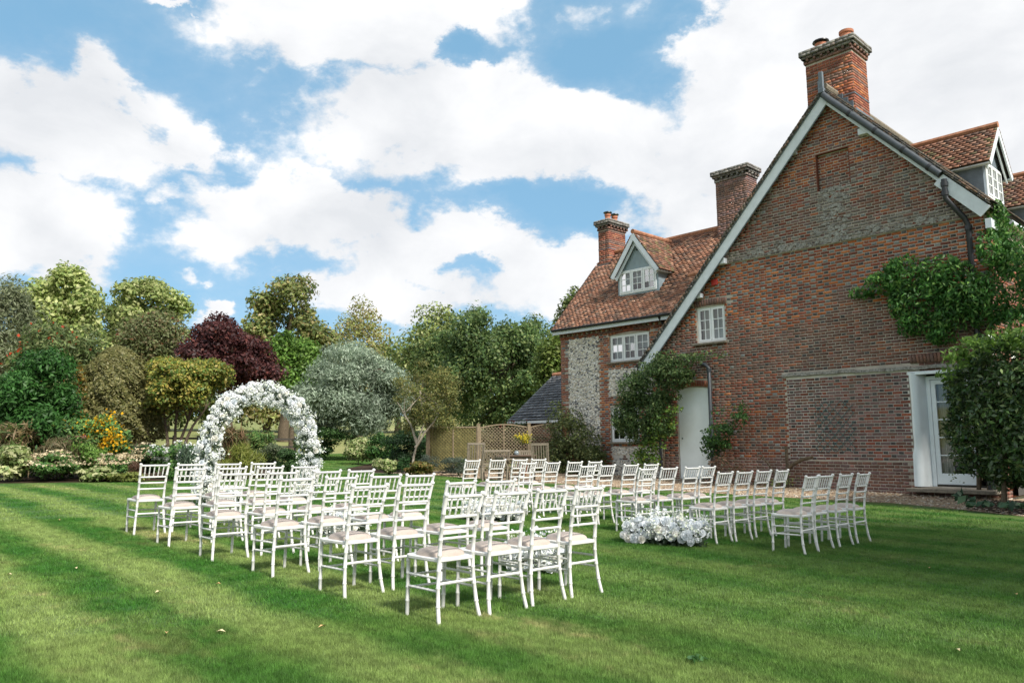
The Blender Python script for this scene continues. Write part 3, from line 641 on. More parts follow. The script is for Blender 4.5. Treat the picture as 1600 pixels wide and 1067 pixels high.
# ---- windows: local x right, y into the wall, z up
def window(name, w, h, n_l, rows, cols, loc, rz=0, parent=house, curtain=None, topcurve=0, wall_gap=0.0, label=None, bottom_rail=.05):
    base = MB(); fw = .05
    base.box((0, 0, 0), (fw, .09, h)); base.box((w-fw, 0, 0), (w, .09, h)); base.box((fw, 0, 0), (w-fw, .09, fw)); base.box((fw, 0, h-fw), (w-fw, .09, h))
    lw = (w-2*fw)/n_l
    for k in range(1, n_l): base.box((fw+k*lw-.02, .003, fw), (fw+k*lw+.02, .087, h-fw))
    wo_ = base.build(name, MT['white'], parent, world=False, bevel=.004)
    wo_.location = Vector(loc)-Vector(origin(parent)); wo_.rotation_euler = (0, 0, rz)
    if label: wo_['label'] = label
    for k in range(n_l):
        x0 = fw+k*lw+(.02 if k else 0)+.004; x1 = fw+(k+1)*lw-(.02 if k < n_l-1 else 0)-.004; z0, z1 = fw+.004, h-fw-.004
        s = MB(); sw = .042
        s.box((x0, -.012, z0), (x0+sw, .03, z1)); s.box((x1-sw, -.012, z0), (x1, .03, z1)); s.box((x0+sw, -.012, z0), (x1-sw, .03, z0+bottom_rail)); s.box((x0+sw, -.012, z1-sw), (x1-sw, .03, z1))
        a0, a1, c0, c1 = x0+sw, x1-sw, z0+bottom_rail, z1-sw
        for q in range(1, cols): x = a0+(a1-a0)*q/cols; s.box((x-.011, -.006, c0), (x+.011, .024, c1))
        for q in range(1, rows):
            z = c0+(c1-c0)*q/rows
            for g2 in range(cols):
                xa = a0+(a1-a0)*g2/cols+(.011 if g2 else 0); xb = a0+(a1-a0)*(g2+1)/cols-(.011 if g2 < cols-1 else 0); s.box((xa, -.004, z-.011), (xb, .022, z+.011))
        s.build('sash', MT['white'], wo_, world=False)
        for q in range(rows):
            for g2 in range(cols):
                xa = a0+(a1-a0)*g2/cols; xb = a0+(a1-a0)*(g2+1)/cols; za = c0+(c1-c0)*q/rows; zb = c0+(c1-c0)*(q+1)/rows
                p_ = MB(); t1 = t2 = 0.0
                p_.add([(xa, .012+t1, za), (xb, .012-t1, za), (xb, .012-t1+t2, zb), (xa, .012+t1+t2, zb)], [(0, 1, 2, 3)]); p_.build('pane', MT['glass'], wo_, world=False)
    if curtain:
        for (x0, x1, z0, z1, m_) in curtain:
            cm = MB(); nn = max(6, int((x1-x0)/.04)); V = []
            for i_ in range(nn+1):
                x = x0+(x1-x0)*i_/nn; y = .16+(.018 if m_ == 'curtain' else .0)*math.sin(i_*1.9); V += [(x, y, z0), (x, y, z1)]
            cm.add(V, [(2*i_, 2*i_+2, 2*i_+3, 2*i_+1) for i_ in range(nn)]); cm.build('blind' if m_ == 'blind' else 'curtain', MT[m_], wo_, world=False)
    return wo_
def sill(x0, x1, z, Y, parent=house, th=.06, out=.12, m='sill'):
    mb = MB(); mb.box((x0, Y-out, z-th), (x1, Y+.05, z)); return mb.build('window_sill', MT[m], parent, bevel=.006)
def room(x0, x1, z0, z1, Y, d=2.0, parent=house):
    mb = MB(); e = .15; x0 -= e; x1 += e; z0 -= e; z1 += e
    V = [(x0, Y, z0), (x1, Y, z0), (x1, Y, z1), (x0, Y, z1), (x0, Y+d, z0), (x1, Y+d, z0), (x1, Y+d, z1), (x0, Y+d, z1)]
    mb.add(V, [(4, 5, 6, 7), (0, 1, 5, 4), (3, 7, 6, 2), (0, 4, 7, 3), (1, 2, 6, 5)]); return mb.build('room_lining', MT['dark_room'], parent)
w_ = window('window', WIN_G[1]-WIN_G[0], WIN_G[3]-WIN_G[2], 2, 3, 2, (WIN_G[0], YG+.05, WIN_G[2]), curtain=[(.06, .87, .1, .98, 'curtain')], label='small white two-light window in the gable')
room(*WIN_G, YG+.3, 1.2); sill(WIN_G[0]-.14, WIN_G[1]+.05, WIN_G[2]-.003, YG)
# blank white door
mb = MB(); mb.prism(arch_rect(DOOR_G[0]+.012, DOOR_G[1]-.012, DOOR_G[2]+.01, DOOR_G[3]-.012, .058), 1, YG+.045, YG+.09)
dr = mb.build('door', MT['door_white'], house); dr['label'] = 'plain pale white painted board door'
mb = MB(); mb.tube([(DOOR_G[0]+.12, YG+.045, 1.36), (DOOR_G[0]+.12, YG+.015, 1.36)], .018, 8); mb.build('knob', MT['black_pipe'], dr)
mb = MB(); mb.box((DOOR_G[0]-.1, YG-.22, .02), (DOOR_G[1]+.1, YG+.2, DOOR_G[2])); mb.build('door_step', MT['sill'], house, bevel=.01)
# garden door at the right with its white rounded surround
mb = MB(); x0, x1, z0, z1 = FD
mb.box((x0+.27, YG+.2, z0), (x0+.36, YG+.29, z1-.08)); mb.box((x0+.36, YG+.2, z1-.17), (x1, YG+.29, z1-.08)); fdf = mb.build('garden_door', MT['door_white'], house, bevel=.005); fdf['label'] = 'white glazed garden door with glazing bars'
mb = MB(); dx0, dx1 = x0+.365, x0+1.2
mb.box((dx0, YG+.215, z0+.05), (dx0+.1, YG+.262, z1-.18)); mb.box((dx1-.1, YG+.215, z0+.05), (dx1, YG+.262, z1-.18)); mb.box((dx0+.1, YG+.215, z0+.05), (dx1-.1, YG+.262, z0+.3)); mb.box((dx0+.1, YG+.215, z1-.28), (dx1-.1, YG+.262, z1-.18))
gz0, gz1 = z0+.3, z1-.28
for k in range(1, 5): z = gz0+(gz1-gz0)*k/5; mb.box((dx0+.1, YG+.22, z-.012), (dx1-.1, YG+.257, z+.012))
mb.box((dx0+.405, YG+.222, gz0), (dx0+.43, YG+.255, gz1)) if False else None
mb.build('door_leaf', MT['door_white'], fdf, bevel=.003)
for k in range(5):
    p_ = MB(); za, zb = gz0+(gz1-gz0)*k/5+.006, gz0+(gz1-gz0)*(k+1)/5-.006; p_.add([(dx0+.1, YG+.24, za), (dx1-.1, YG+.24, za), (dx1-.1, YG+.24, zb), (dx0+.1, YG+.24, zb)], [(0, 1, 2, 3)]); p_.build('pane', MT['glass'], fdf)
cm = MB(); V = []
for i_ in range(13): V += [(dx0+.08+i_*.022, YG+.36+.02*math.sin(i_*2.0), z0+.1), (dx0+.12+i_*.016, YG+.36+.02*math.sin(i_*2.0), z1-.2)]
cm.add(V, [(2*i_, 2*i_+2, 2*i_+3, 2*i_+1) for i_ in range(12)]); cm.build('curtain', MT['curtain'], fdf)
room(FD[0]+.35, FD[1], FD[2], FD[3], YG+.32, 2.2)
mb = MB(); pr = [(x0-.02, z0-.02), (x0+.27, z0-.02), (x0+.27, z1), (x0-.06, z1)]
prof = []                                         # plaster jamb: rounded front edge, bulging low down
for k in range(22):
    z = z0+(z1-z0)*k/21; bul = .045*(1-sstep(.75, .95, z-z0)) + .006*math.sin(z*5)
    prof.append((z, bul))
V = []
for z, bul in prof: V += [(x0+.01-bul*.6, YG-.0, z), (x0+.0-bul, YG-.05-bul*.4, z), (x0+.05-bul*.5, YG-.085-bul*.4, z), (x0+.13, YG-.06, z), (x0+.18, YG-.0, z), (x0+.275, YG+.26, z)]
mb.add(V, [(i*6+k, i*6+k+1, (i+1)*6+k+1, (i+1)*6+k) for i in range(21) for k in range(5)]); mb.build('door_surround', MT['door_white'], house, smooth=True)
mb = MB(); mb.box((x0-.04, YG-.06, z1), (x1, YG+.26, z1+.03)); mb.box((x0-.04, YG-.06, z1-.05), (x1, YG-.01, z1)); mb.build('door_lintel', MT['door_white'], house, bevel=.01)
mb = MB(); mb.box((x0+.36, YG+.19, z0-.02), (x1, YG+.3, z0+.045)); mb.build('threshold', MT['dark_wood'], house)
mb = MB(); mb.box((x0-.12, YG-.42, z0-.11), (x1-.1, YG+.2, z0-.025)); mb.build('door_step', MT['sill'], house, bevel=.012)

# ---- roof of the main house
def tiles(name, parent, O, u, v, Lu, Lv, tw=.168, ga=.105, pal=None, ok=None, m='tile', th=.014, jit=.02):
    u = np.array(u, float); v = np.array(v, float); nn = np.cross(u, v); nn *= np.sign(nn[2]) if abs(nn[2]) > 1e-6 else 1
    ni, nj = int(Lu/tw), int(Lv/ga); I, J = np.meshgrid(np.arange(-1, ni+1), np.arange(nj)); I = I.ravel(); J = J.ravel()
    x = (I+.5+.5*(J % 2))*tw; y = (J+.5)*ga
    x0 = np.clip(x-tw*.485, 0, Lu); x1 = np.clip(x+tw*.485, 0, Lu); k = (x1-x0) > .03
    if ok is not None: k &= ok((x0+x1)/2, y)
    x0, x1, y, J = x0[k], x1[k], y[k], J[k]; n = len(x0); rj = rng.uniform(-jit, jit, n)
    sag = .02*np.sin(x0*1.3)*np.sin(y*1.1)
    C = O + np.outer((x0+x1)/2, u) + np.outer(y-.02+rng.uniform(-.006, .006, n), v) + np.outer(.022+sag+rng.uniform(-.003, .005, n), nn)
    A = np.outer((x1-x0)/2, u) + np.outer(rj*.12, nn); tilt = .14+rng.uniform(-.05, .05, n)
    B = np.outer(np.full(n, ga*.62), v) - np.outer(ga*.62*tilt, nn); D = np.outer(np.full(n, th/2), nn)
    pal = np.array(pal); wts = None
    col = pal[rng.integers(0, len(pal), n)]*rng.uniform(.75, 1.25, n)[:, None]*1.15
    V, F, c = boxes(C, A, B, D, col); o = mesh_np(name, V, F, MT[m], parent, c); tag(o, kind='stuff'); return o
TP = [(.23, .115, .075), (.18, .095, .065), (.28, .135, .085), (.14, .085, .065), (.36, .20, .13), (.21, .10, .065), (.17, .115, .085), (.26, .13, .08), (.30, .17, .12)]
TG = [(.13, .12, .10), (.10, .095, .085), (.16, .14, .115), (.18, .12, .085), (.09, .085, .08)]
YV = YG-.26                                  # verge overhang
cs = 1/math.hypot(1, SL); sn = SL*cs
XE_L, XE_R = -14.62, -4.72
mb = MB()
for (xa, xb) in ((XE_L, RX), (XE_R, RX)):
    za = RZ+.03-SL*abs(RX-xa); zb = RZ+.03
    mb.prism([(xa, za), (xb, zb), (xb, zb+.20), (xa, za+.20)], 1, YV+.02, 30.9)
roof = mb.build('main_roof', MT['under'], house)
up = .225
tiles('roof_tile', roof, np.array((XE_R+.05, YV-.02, RZ+up-.03-SL*(XE_R+.05-RX)))-0, (0, 1, 0), (-cs, 0, sn), 11.6, (XE_R+.05-RX)/cs-.02, pal=TG)
tiles('roof_tile', roof, np.array((XE_L, YV-.02, RZ+up-.03-SL*(RX-XE_L))), (0, 1, 0), (cs, 0, sn), 1.6, (RX-XE_L)/cs-.02, pal=TG)
mb = MB(); mb.tube([(RX, YV+.05, RZ+.27), (RX, 30.9, RZ+.27)], .10, 8); mb.build('ridge_tile', MT['sill'], roof)
C, A, B, D, K = [], [], [], [], []
for sg, xe in ((-1, XE_L), (1, XE_R)):
    n_ = int(abs(xe-RX)/cs/.105)
    for k in range(n_):
        d_ = .05+k*.105; x = RX+sg*d_*cs; z = RZ+.17-d_*sn
        for lay_ in (0, 1):
            C.append((x, YV-.015+r_.uniform(-.012, .012)+lay_*.01, z-.055*lay_)); A.append((sg*cs*.062, 0, -sn*.062)); B.append((0, .05, 0)); D.append((sg*sn*.016, 0, cs*.02)); K.append(np.array(TG[r_.randrange(5)])*r_.uniform(.6, 1.2))
V, F, c = boxes(np.array(C), np.array(A), np.array(B), np.array(D), np.array(K)); tag(mesh_np('verge_tile', V, F, MT['tile'], roof, c), kind='stuff')
# bargeboards with their mouldings
def barge(name, p, q, h, t, Y, m, parent=house):
    """board in the plane Y from p to q (x, z at its upper edge)"""
    p, q = np.array(p), np.array(q); d = (q-p)/np.linalg.norm(q-p); nrm = np.array([d[1], -d[0]]); nrm = nrm if nrm[1] < 0 else -nrm
    poly = [tuple(p), tuple(q), tuple(q+nrm*h), tuple(p+nrm*h)]; mb = MB(); mb.prism(poly, 1, Y, Y+t); return mb.build(name, m, parent, bevel=.004)
YB = YV+.005
bl = barge('bargeboard', (XE_L+.05, zl(XE_L+.05)+.06), (RX-.01, RZ+.06), .26, .035, YB, MT['fascia'])
barge('bargeboard_moulding', (XE_L+.05, zl(XE_L+.05)+.10), (RX-.01, RZ+.10), .035, .03, YB-.025, MT['lead'])
barge('bargeboard_moulding', (XE_L+.2, zl(XE_L+.2)-.31), (RX-.01, RZ-.31), .035, .02, YB+.012, MT['lead'])
xk = -5.62
barge('bargeboard', (RX+.01, RZ-.12), (xk+.05, zr(xk+.05)-.12), .07, .03, YB+.01, MT['fascia'])
br = barge('bargeboard', (xk, zr(xk)+.06), (XE_R, zr(XE_R)+.06), .29, .035, YB-.03, MT['fascia'])
mb = MB(); mb.box((XE_R-.14, YB-.02, zr(XE_R)-.42), (XE_R-.01, YG+.4, zr(XE_R)-.2)); mb.build('eave_box', MT['fascia'], house, bevel=.005)
# half round gutter laid down the right verge, vent pipe at the apex
mb = MB(); pth = [(RX+.02, YB-.07, RZ+.0)]
for t in np.linspace(0.05, 1, 16): x = RX+(xk-.05-RX)*t; pth.append((x, YB-.07, RZ+.0-SL*(x-RX)))
mb.tube(pth, .082, 10); gt = mb.build('verge_gutter', MT['grey_pipe'], house, smooth=True)
mb = MB()
for t in (.25, .47, .7, .9):
    x = RX+(xk-RX)*t; p = np.array((x, YB-.07, RZ+.0-SL*(x-RX))); d = np.array((cs, 0, -sn))*.035; mb.tube([p-d, p+d], .094, 10)
mb.build('gutter_union', MT['black_pipe'], gt, smooth=True)
mb = MB(); mb.box((RX-.055, YB-.11, RZ+.12), (RX+.055, YB-.03, RZ+.62)); mb.build('vent_pipe', MT['lead'], house, bevel=.01)
mb = MB(); mb.box((RX-.075, YB-.13, RZ+.04), (RX+.075, YB-.01, RZ+.16)); mb.build('apex_cap', MT['lead'], house, bevel=.01)
# purlin ends
for (px_, py_) in ((1131, 409), (1240, 239), (1353, 207)):
    p = onY(px_, py_, YG); mb = MB(); mb.box((p[0]-.13, YG-.2, p[2]-.1), (p[0]+.13, YG-.02, p[2]+.07)); mb.build('purlin_end', MT['fascia'], house, bevel=.012)
p = onY(1096, 462, YG); mb = MB(); mb.box((p[0]-.08, YG-.16, p[2]-.09), (p[0]+.08, YG-.02, p[2]+.05)); mb.build('purlin_end', MT['fascia'], house, bevel=.012)
mb = MB(); mb.box((-11.99, YG-.06, 5.75), (-11.8, YG-.005, 5.92)); mb.build('alarm_box', MT['red_box'], house, bevel=.006)
# downpipes
def pipe(name, P, r, m, parent=house, rings=()):
    mb = MB(); mb.tube(P, r, 10)
    for p in rings: mb.tube([(p[0], p[1], p[2]-.05), (p[0], p[1], p[2]+.05)], r*1.28, 10)
    return mb.build(name, m, parent, smooth=True)
xp = -5.24
pipe('downpipe', [(xk+.02, YB-.07, zr(xk)-.08), (xk+.02, YB-.07, zr(xk)-.45), (xk+.03, YB-.06, zr(xk)-.55), (xp-.05, YG-.16, 6.28), (xp, YG-.11, 6.1), (xp, YG-.11, .1)], .062, MT['black_pipe'], rings=[(xp, YG-.11, 6.05), (xp, YG-.11, 4.4), (xk+.02, YB-.07, zr(xk)-.2), (xk+.02, YB-.07, zr(xk)-.42)])
pipe('downpipe', [(-12.45, YG-.02, 3.5), (-12.28, YG-.1, 3.47), (-12.16, YG-.1, 3.36), (-12.16, YG-.1, .05)], .055, MT['grey_pipe'], rings=[(-12.16, YG-.1, 3.3), (-12.16, YG-.1, 1.7)])
pipe('downpipe', [(-13.97, YG-.04, 3.3), (-13.97, YG-.06, .05)], .042, MT['black_pipe'], rings=[(-13.97, YG-.05, 2.0)])
# eave gutter running back along the right side
mb = MB(); mb.tube([(XE_R+.07, YG+.9, zr(XE_R)-.1), (XE_R+.07, 30.9, zr(XE_R)-.1)], .07, 8); mb.build('gutter', MT['fascia'], house, smooth=True)

# ---- chimneys
def chimney(name, x0, x1, y0, y1, z0, z1, label, pots, pal, lead=None):
    mb = MB(); mb.box((x0, y0, z0), (x1, y1, z1-.34)); ch = mb.build(name, MT['mortar'], house); ch['label'] = label
    zc = z1-.34; L = []
    # corbelled cap of real brick courses
    steps = [(.035, 0), (.085, .075), (.085, .15), (.13, .225), (.13, .30)]
    C, A, B, D, K = [], [], [], [], []
    def ring(off, z, bl, skip=False, pal_=pal):
        X0, X1, Y0, Y1 = x0-off, x1+off, y0-off, y1+off
        for (a_, b_, fix, ax) in ((X0, X1, Y0, 0), (X0, X1, Y1, 0), (Y0, Y1, X0, 1), (Y0, Y1, X1, 1)):
            t = a_; k = int(round(z*100/7.5)) % 2 if not skip else 0
            while t < b_-.02:
                l = min(bl*(1 if k % 2 == 0 else .52)*r_.uniform(.9, 1.1) if not skip else bl*(1 if k % 2 == 0 else .52), b_-t); k += 1
                if not (skip and k % 2):
                    c = (t+l/2); col = np.array(PAL[pal_][r_.randrange(5 if len(PAL[pal_]) > 3 else 3)])*r_.uniform(.75, 1.2)
                    hb = .05
                    if ax == 0: C.append((c, fix+(hb if fix == Y0 else -hb)-(.006 if fix == Y0 else -.006)*r_.random(), z)); A.append((l/2-.005, 0, 0)); B.append((0, hb, 0))
                    else: C.append((fix+(hb if fix == X0 else -hb)-(.006 if fix == X0 else -.006)*r_.random(), c, z)); A.append((0, l/2-.005, 0)); B.append((hb, 0, 0))
                    D.append((0, 0, .0325)); K.append(col)
                t += l
    j = 0; z = z0+.04
    while z < zc-.03:
        ring(.004, z, .2225, pal_=('brown' if r_.random() < .6 else 'purple') if pal == 'brown' else 'red' if r_.random() < .55 else 'brown' if r_.random() < .6 else 'orange'); z += .075; j += 1
    for k, (off, dz) in enumerate(steps): ring(off, zc+.04+dz, .2225 if k != 1 else .13, skip=(k == 1), pal_='grey' if k > 1 or pal == 'brown' else 'brown')
    V, F, c = boxes(np.array(C), np.array(A), np.array(B), np.array(D), np.array(K)); o = mesh_np('brickwork', V, F, MT['brick'], ch, c); tag(o, kind='stuff')
    mb = MB(); mb.box((x0+.03, y0+.03, zc), (x1-.03, y1-.03, z1+.0)); mb.box((x0-.13, y0-.13, z1+.002), (x1+.13, y1+.13, z1+.05)); mb.build('cap', MT['render_grey'], ch, bevel=.012)
    for (pxx, pyy, rr_, hh, cowl) in pots:
        mb = MB(); mb.tube([(pxx, pyy, z1+.03), (pxx, pyy, z1+.08), (pxx, pyy, z1+hh-.08), (pxx, pyy, z1+hh-.07), (pxx, pyy, z1+hh)], [rr_*1.15, rr_, rr_*.92, rr_*1.12, rr_*1.12], 14); po = mb.build('chimney_pot', MT['pot'], ch, smooth=True)
        if cowl:
            mb = MB(); mb.tube([(pxx, pyy, z1+hh+.05), (pxx, pyy, z1+hh+.08), (pxx, pyy, z1+hh+.13)], [rr_*1.5, rr_*1.45, .03], 14)
            for q in range(4): a_ = q*math.pi/2+.4; mb.tube([(pxx+math.cos(a_)*rr_*.9, pyy+math.sin(a_)*rr_*.9, z1+hh-.05), (pxx+math.cos(a_)*rr_*.9, pyy+math.sin(a_)*rr_*.9, z1+hh+.06)], .012, 5)
            mb.build('cowl', MT['black_pipe'], ch, smooth=True)
    if lead:
        mb = MB(); e = .014
        for z in lead: mb.box((x0-e, y0-e, z), (x1+e, y1+e, z+.03))
        mb.build('lead_band', MT['lead'], ch)
    return ch
chimney('chimney', -9.06, -7.80, 20.0, 20.95, 8.9, 11.92, 'tall red brick chimney with two pots above the gable', [(-8.75, 20.35, .15, .30, True), (-8.02, 20.3, .17, .36, False)], 'red', lead=[10.36])
mb = MB()                                          # stepped flashing on the front of the tall stack
for k in range(7): x = -7.83-k*.13; mb.box((x-.13, 19.955, zr(x)-.1), (x, 19.985, zr(x-.13)+.30))
mb.build('stepped_flashing', MT['lead'], house)
mb = MB(); mb.box((-7.775, 19.98, 9.6), (-7.765, 21.1, 9.95)); mb.build('stepped_flashing', MT['lead'], house)
chimney('chimney', -13.66, -12.5, 22.7, 23.35, 7.5, 10.32, 'broad brown brick chimney half hidden behind the gable verge', [(-13.2, 23.0, .16, .12, False)], 'brown')
chimney('chimney', -18.89, -18.38, 22.7, 23.72, 7.7, 9.72, 'slim brick chimney with two capped pots at the far end of the wing', [(-18.63, 22.98, .115, .34, True), (-18.63, 23.4, .115, .34, True)], 'red', lead=[8.62])

# ---- the lower wing
XWL, XWR = -18.86, -13.0
ZE = 5.2; YR = 23.1; ZRD = 8.5; YEV = 20.08
W2 = (-16.60, -14.95, 3.93, 4.84); W1 = (-16.63, -15.45, 1.27, 2.42)
mb = MB(); wall_with_holes(mb, [(XWL, -.2), (XWR, -.2), (XWR, ZE), (XWL, ZE)], [rect(*W2), rect(*W1)], YW, .2)
mb.add([(XWL, YW, -.2), (XWL, 25.8, -.2), (XWL, 25.8, ZE), (XWL, YR, ZRD-.05), (XWL, YW, ZE)], [(0, 1, 2, 3, 4)]); mb.add([(XWL, 25.8, -.2), (XWR, 25.8, -.2), (XWR, 25.8, ZE), (XWL, 25.8, ZE)], [(0, 1, 2, 3)])
ww = mb.build('wing_wall', MT['mortar'], house)
FP1 = (-18.46, -17.12, .9, 4.88); FP2 = (-16.64, -14.9, 2.78, 3.68); FP3 = (-16.6, -14.4, .05, 1.1)
def ok_wing(a_, b_, z):
    if in_holes(a_, b_, z, [W2, W1]): return False
    for k, h in enumerate((FP1, FP2, FP3)):
        q = .06*((int(z/.3) % 2)*2-1)                                   # toothed edges of the brick piers
        if b_ > h[0]+q+.05 and a_ < h[1]-q-.05 and h[2] < z < h[3]: return k == 2 and .68 < z < .84
    if in_holes(a_, b_, z, [(W2[0]-.08, W2[1]+.08, W2[3], W2[3]+.2)], -.02): return False
    return z < 4.93
def wing_col(x, z, hd, r):
    k = r.random(); p = 'orange' if k < .5 else 'red' if k < .9 else 'brown'
    if hd: p = 'blue' if r.random() < .32 else 'dark' if r.random() < .3 else p
    if x < -18.4 and k < .6: p = 'red'
    return np.array(PAL[p][r.randrange(len(PAL[p]))])*r.uniform(.85, 1.15)
C, A, B, D, K = brick_arrays([(b, YW) for b in lay(XWL, -13.9, 0, ZE, ok_wing, r_, clip=[W2, W1])], wing_col)
V, F, c = boxes(C, A, B, D, K); o = mesh_np('brickwork', V-origin(house), F, MT['brick'], ww, c, world=False); tag(o, kind='stuff')
arch_bricks(W2[0]-.05, W2[1]+.05, W2[3]+.06, .07, .19, YW, 'red', house, 24)
# knapped flints set in the panels
def flints(h, n):
    x = rng.uniform(h[0]-.02, h[1]+.02, n); z = rng.uniform(h[2], h[3], n); s = rng.uniform(.018, .05, n)
    ico = bmesh.new(); bmesh.ops.create_icosphere(ico, subdivisions=1, radius=1); iv = np.array([v.co for v in ico.verts]); ifc = np.array([[q.index for q in f.verts] for f in ico.faces]); ico.free()
    V = iv[None]*np.stack([s*rng.uniform(.8, 1.6, n), s*.45, s*rng.uniform(.7, 1.1, n)], 1)[:, None, :]*rng.uniform(.8, 1.2, (n, 12, 1)) + np.stack([x, np.full(n, YW-.008), z], 1)[:, None, :]
    F = (np.arange(n)[:, None, None]*12+ifc[None]).reshape(-1, 3)
    pal = 1.08*np.array([(.72, .68, .60), (.58, .55, .49), (.78, .75, .69), (.42, .40, .38), (.14, .14, .15), (.64, .57, .47), (.68, .65, .60)]); c = pal[rng.integers(0, 7, n)]
    return V.reshape(-1, 3), F, np.repeat(c, 12, 0)
fl = [flints(FP1, 3000), flints(FP2, 1000), flints((FP3[0], FP3[1], FP3[2], .66), 700), flints((FP3[0], FP3[1], .86, FP3[3]), 380)]
off = 0; VV, FF, CC = [], [], []
for v_, f2, c2 in fl: VV.append(v_); FF.append(f2+off); CC.append(c2); off += len(v_)
o = mesh_np('flintwork', np.concatenate(VV)-origin(house), np.concatenate(FF), MT['flint'], ww, np.concatenate(CC), world=False); tag(o, kind='stuff')
mb = MB()
for h in (FP1, FP2, FP3): mb.box((h[0], YW-.004, h[2]), (h[1], YW-.0005, h[3]))
mb.build('flint_bedding', MT['mortar_pale'], ww and house)
# dentilled brick cornice
C, A, B, D, K = [], [], [], [], []
for row, (off_, z, l, sk) in enumerate([(.02, 4.965, .22, 0), (.055, 5.04, .11, 1), (.075, 5.115, .22, 0)]):
    x = XWL
    k = 0
    while x < -13.95:
        if not (sk and k % 2):
            C.append((x+l/2, YW-off_/2, z)); A.append((l/2-.006, 0, 0)); B.append((0, off_/2+.01, 0)); D.append((0, 0, .033)); K.append(np.array(PAL['red' if r_.random() < .5 else 'brown'][r_.randrange(5)])*r_.uniform(.7, 1.1))
        x += l; k += 1
V, F, c = boxes(np.array(C), np.array(A), np.array(B), np.array(D), np.array(K)); tag(mesh_np('cornice_brickwork', V, F, MT['brick'], house, c), kind='stuff')
window('window', W2[1]-W2[0], W2[3]-W2[2], 3, 3, 2, (W2[0], YW+.05, W2[2]), curtain=[(.07, .55, .05, .86, 'blind'), (.6, 1.58, .42, .86, 'blind')], label='white three-light casement window between flint panels')
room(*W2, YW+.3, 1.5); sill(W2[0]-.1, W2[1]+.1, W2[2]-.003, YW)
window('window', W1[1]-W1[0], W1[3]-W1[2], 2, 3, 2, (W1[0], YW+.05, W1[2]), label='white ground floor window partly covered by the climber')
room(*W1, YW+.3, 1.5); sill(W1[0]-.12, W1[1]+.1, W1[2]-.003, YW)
# wing roof
vv = np.array((0, YR-YEV, ZRD-5.28)); Lv = np.linalg.norm(vv); vv = vv/Lv
mb = MB(); O = np.array((XWL-.14, YEV, 5.28))
nrm = np.array((0, -vv[2], vv[1]))
xw2 = -11.9
for (sgn) in (1,):
    q0 = O; q1 = O+vv*Lv; mb.add([q0, (xw2, q0[1], q0[2]), (xw2, q1[1], q1[2]), q1] + [tuple(np.array(p)-nrm*.08) for p in (q0, (xw2, q0[1], q0[2]), (xw2, q1[1], q1[2]), q1)], [(0, 1, 2, 3), (4, 7, 6, 5), (0, 4, 5, 1), (1, 5, 6, 2), (2, 6, 7, 3), (3, 7, 4, 0)])
q1 = O+vv*Lv; mb.add([q1, (xw2, q1[1], q1[2]), (xw2, 26.2, 5.2), (q1[0], 26.2, 5.2)], [(0, 1, 2, 3)])
wr = mb.build('wing_roof', MT['under'], house)
DX0, DX1, DY = -16.62, -14.92, 20.98             # dormer face
def ok_wr(x, y):
    X = O[0]+x; Y = O[1]+vv[1]*y; Z = O[2]+vv[2]*y
    ins = (X > DX0-.02) & (X < DX1+.02) & (Y > DY) & (Z < 8.32-1.2*np.abs(X-(DX0+DX1)/2))
    ch = (X > -18.95) & (X < -18.3) & (Y > 22.62)
    cut = X > RX-(RZ-Z)/SL+.15
    return ~(ins | ch | cut)
tiles('roof_tile', wr, O+np.array((0, -.02, -.02)), (1, 0, 0), vv, xw2-O[0], Lv, pal=TP, ok=ok_wr)
mb = MB(); x = O[0]
while x < -12:
    mb.tube([(x, YR, ZRD+.03), (x+.44, YR, ZRD+.03)], .095, 8); x += .45
rt = mb.build('ridge_tile', MT['ridge'], wr); tag(rt, kind='stuff')
mb = MB(); mb.tube([(O[0]+.02, YEV-.02, 5.24), (-13.75, YEV-.02, 5.24)], .055, 8); mb.build('gutter', MT['black_pipe'], house, smooth=True)
mb = MB(); mb.box((O[0]+.02, YEV+.03, 5.08), (-13.75, YEV+.055, 5.2)); mb.box((O[0]+.02, YEV+.055, 5.14), (-13.75, YW, 5.16)); mb.build('fascia', MT['fascia'], house)
pipe('downpipe', [(-14.32, YEV, 5.2), (-14.3, YEV+.08, 5.06), (-14.28, YW-.09, 4.9), (-14.28, YW-.07, 3.9)], .04, MT['black_pipe'])
mb = MB(); mb.tube([(-13.95, 21.3, 6.62), (-13.3, 21.3, 6.66)], .09, 8); mb.build('ridge_tile', MT['ridge'], wr)

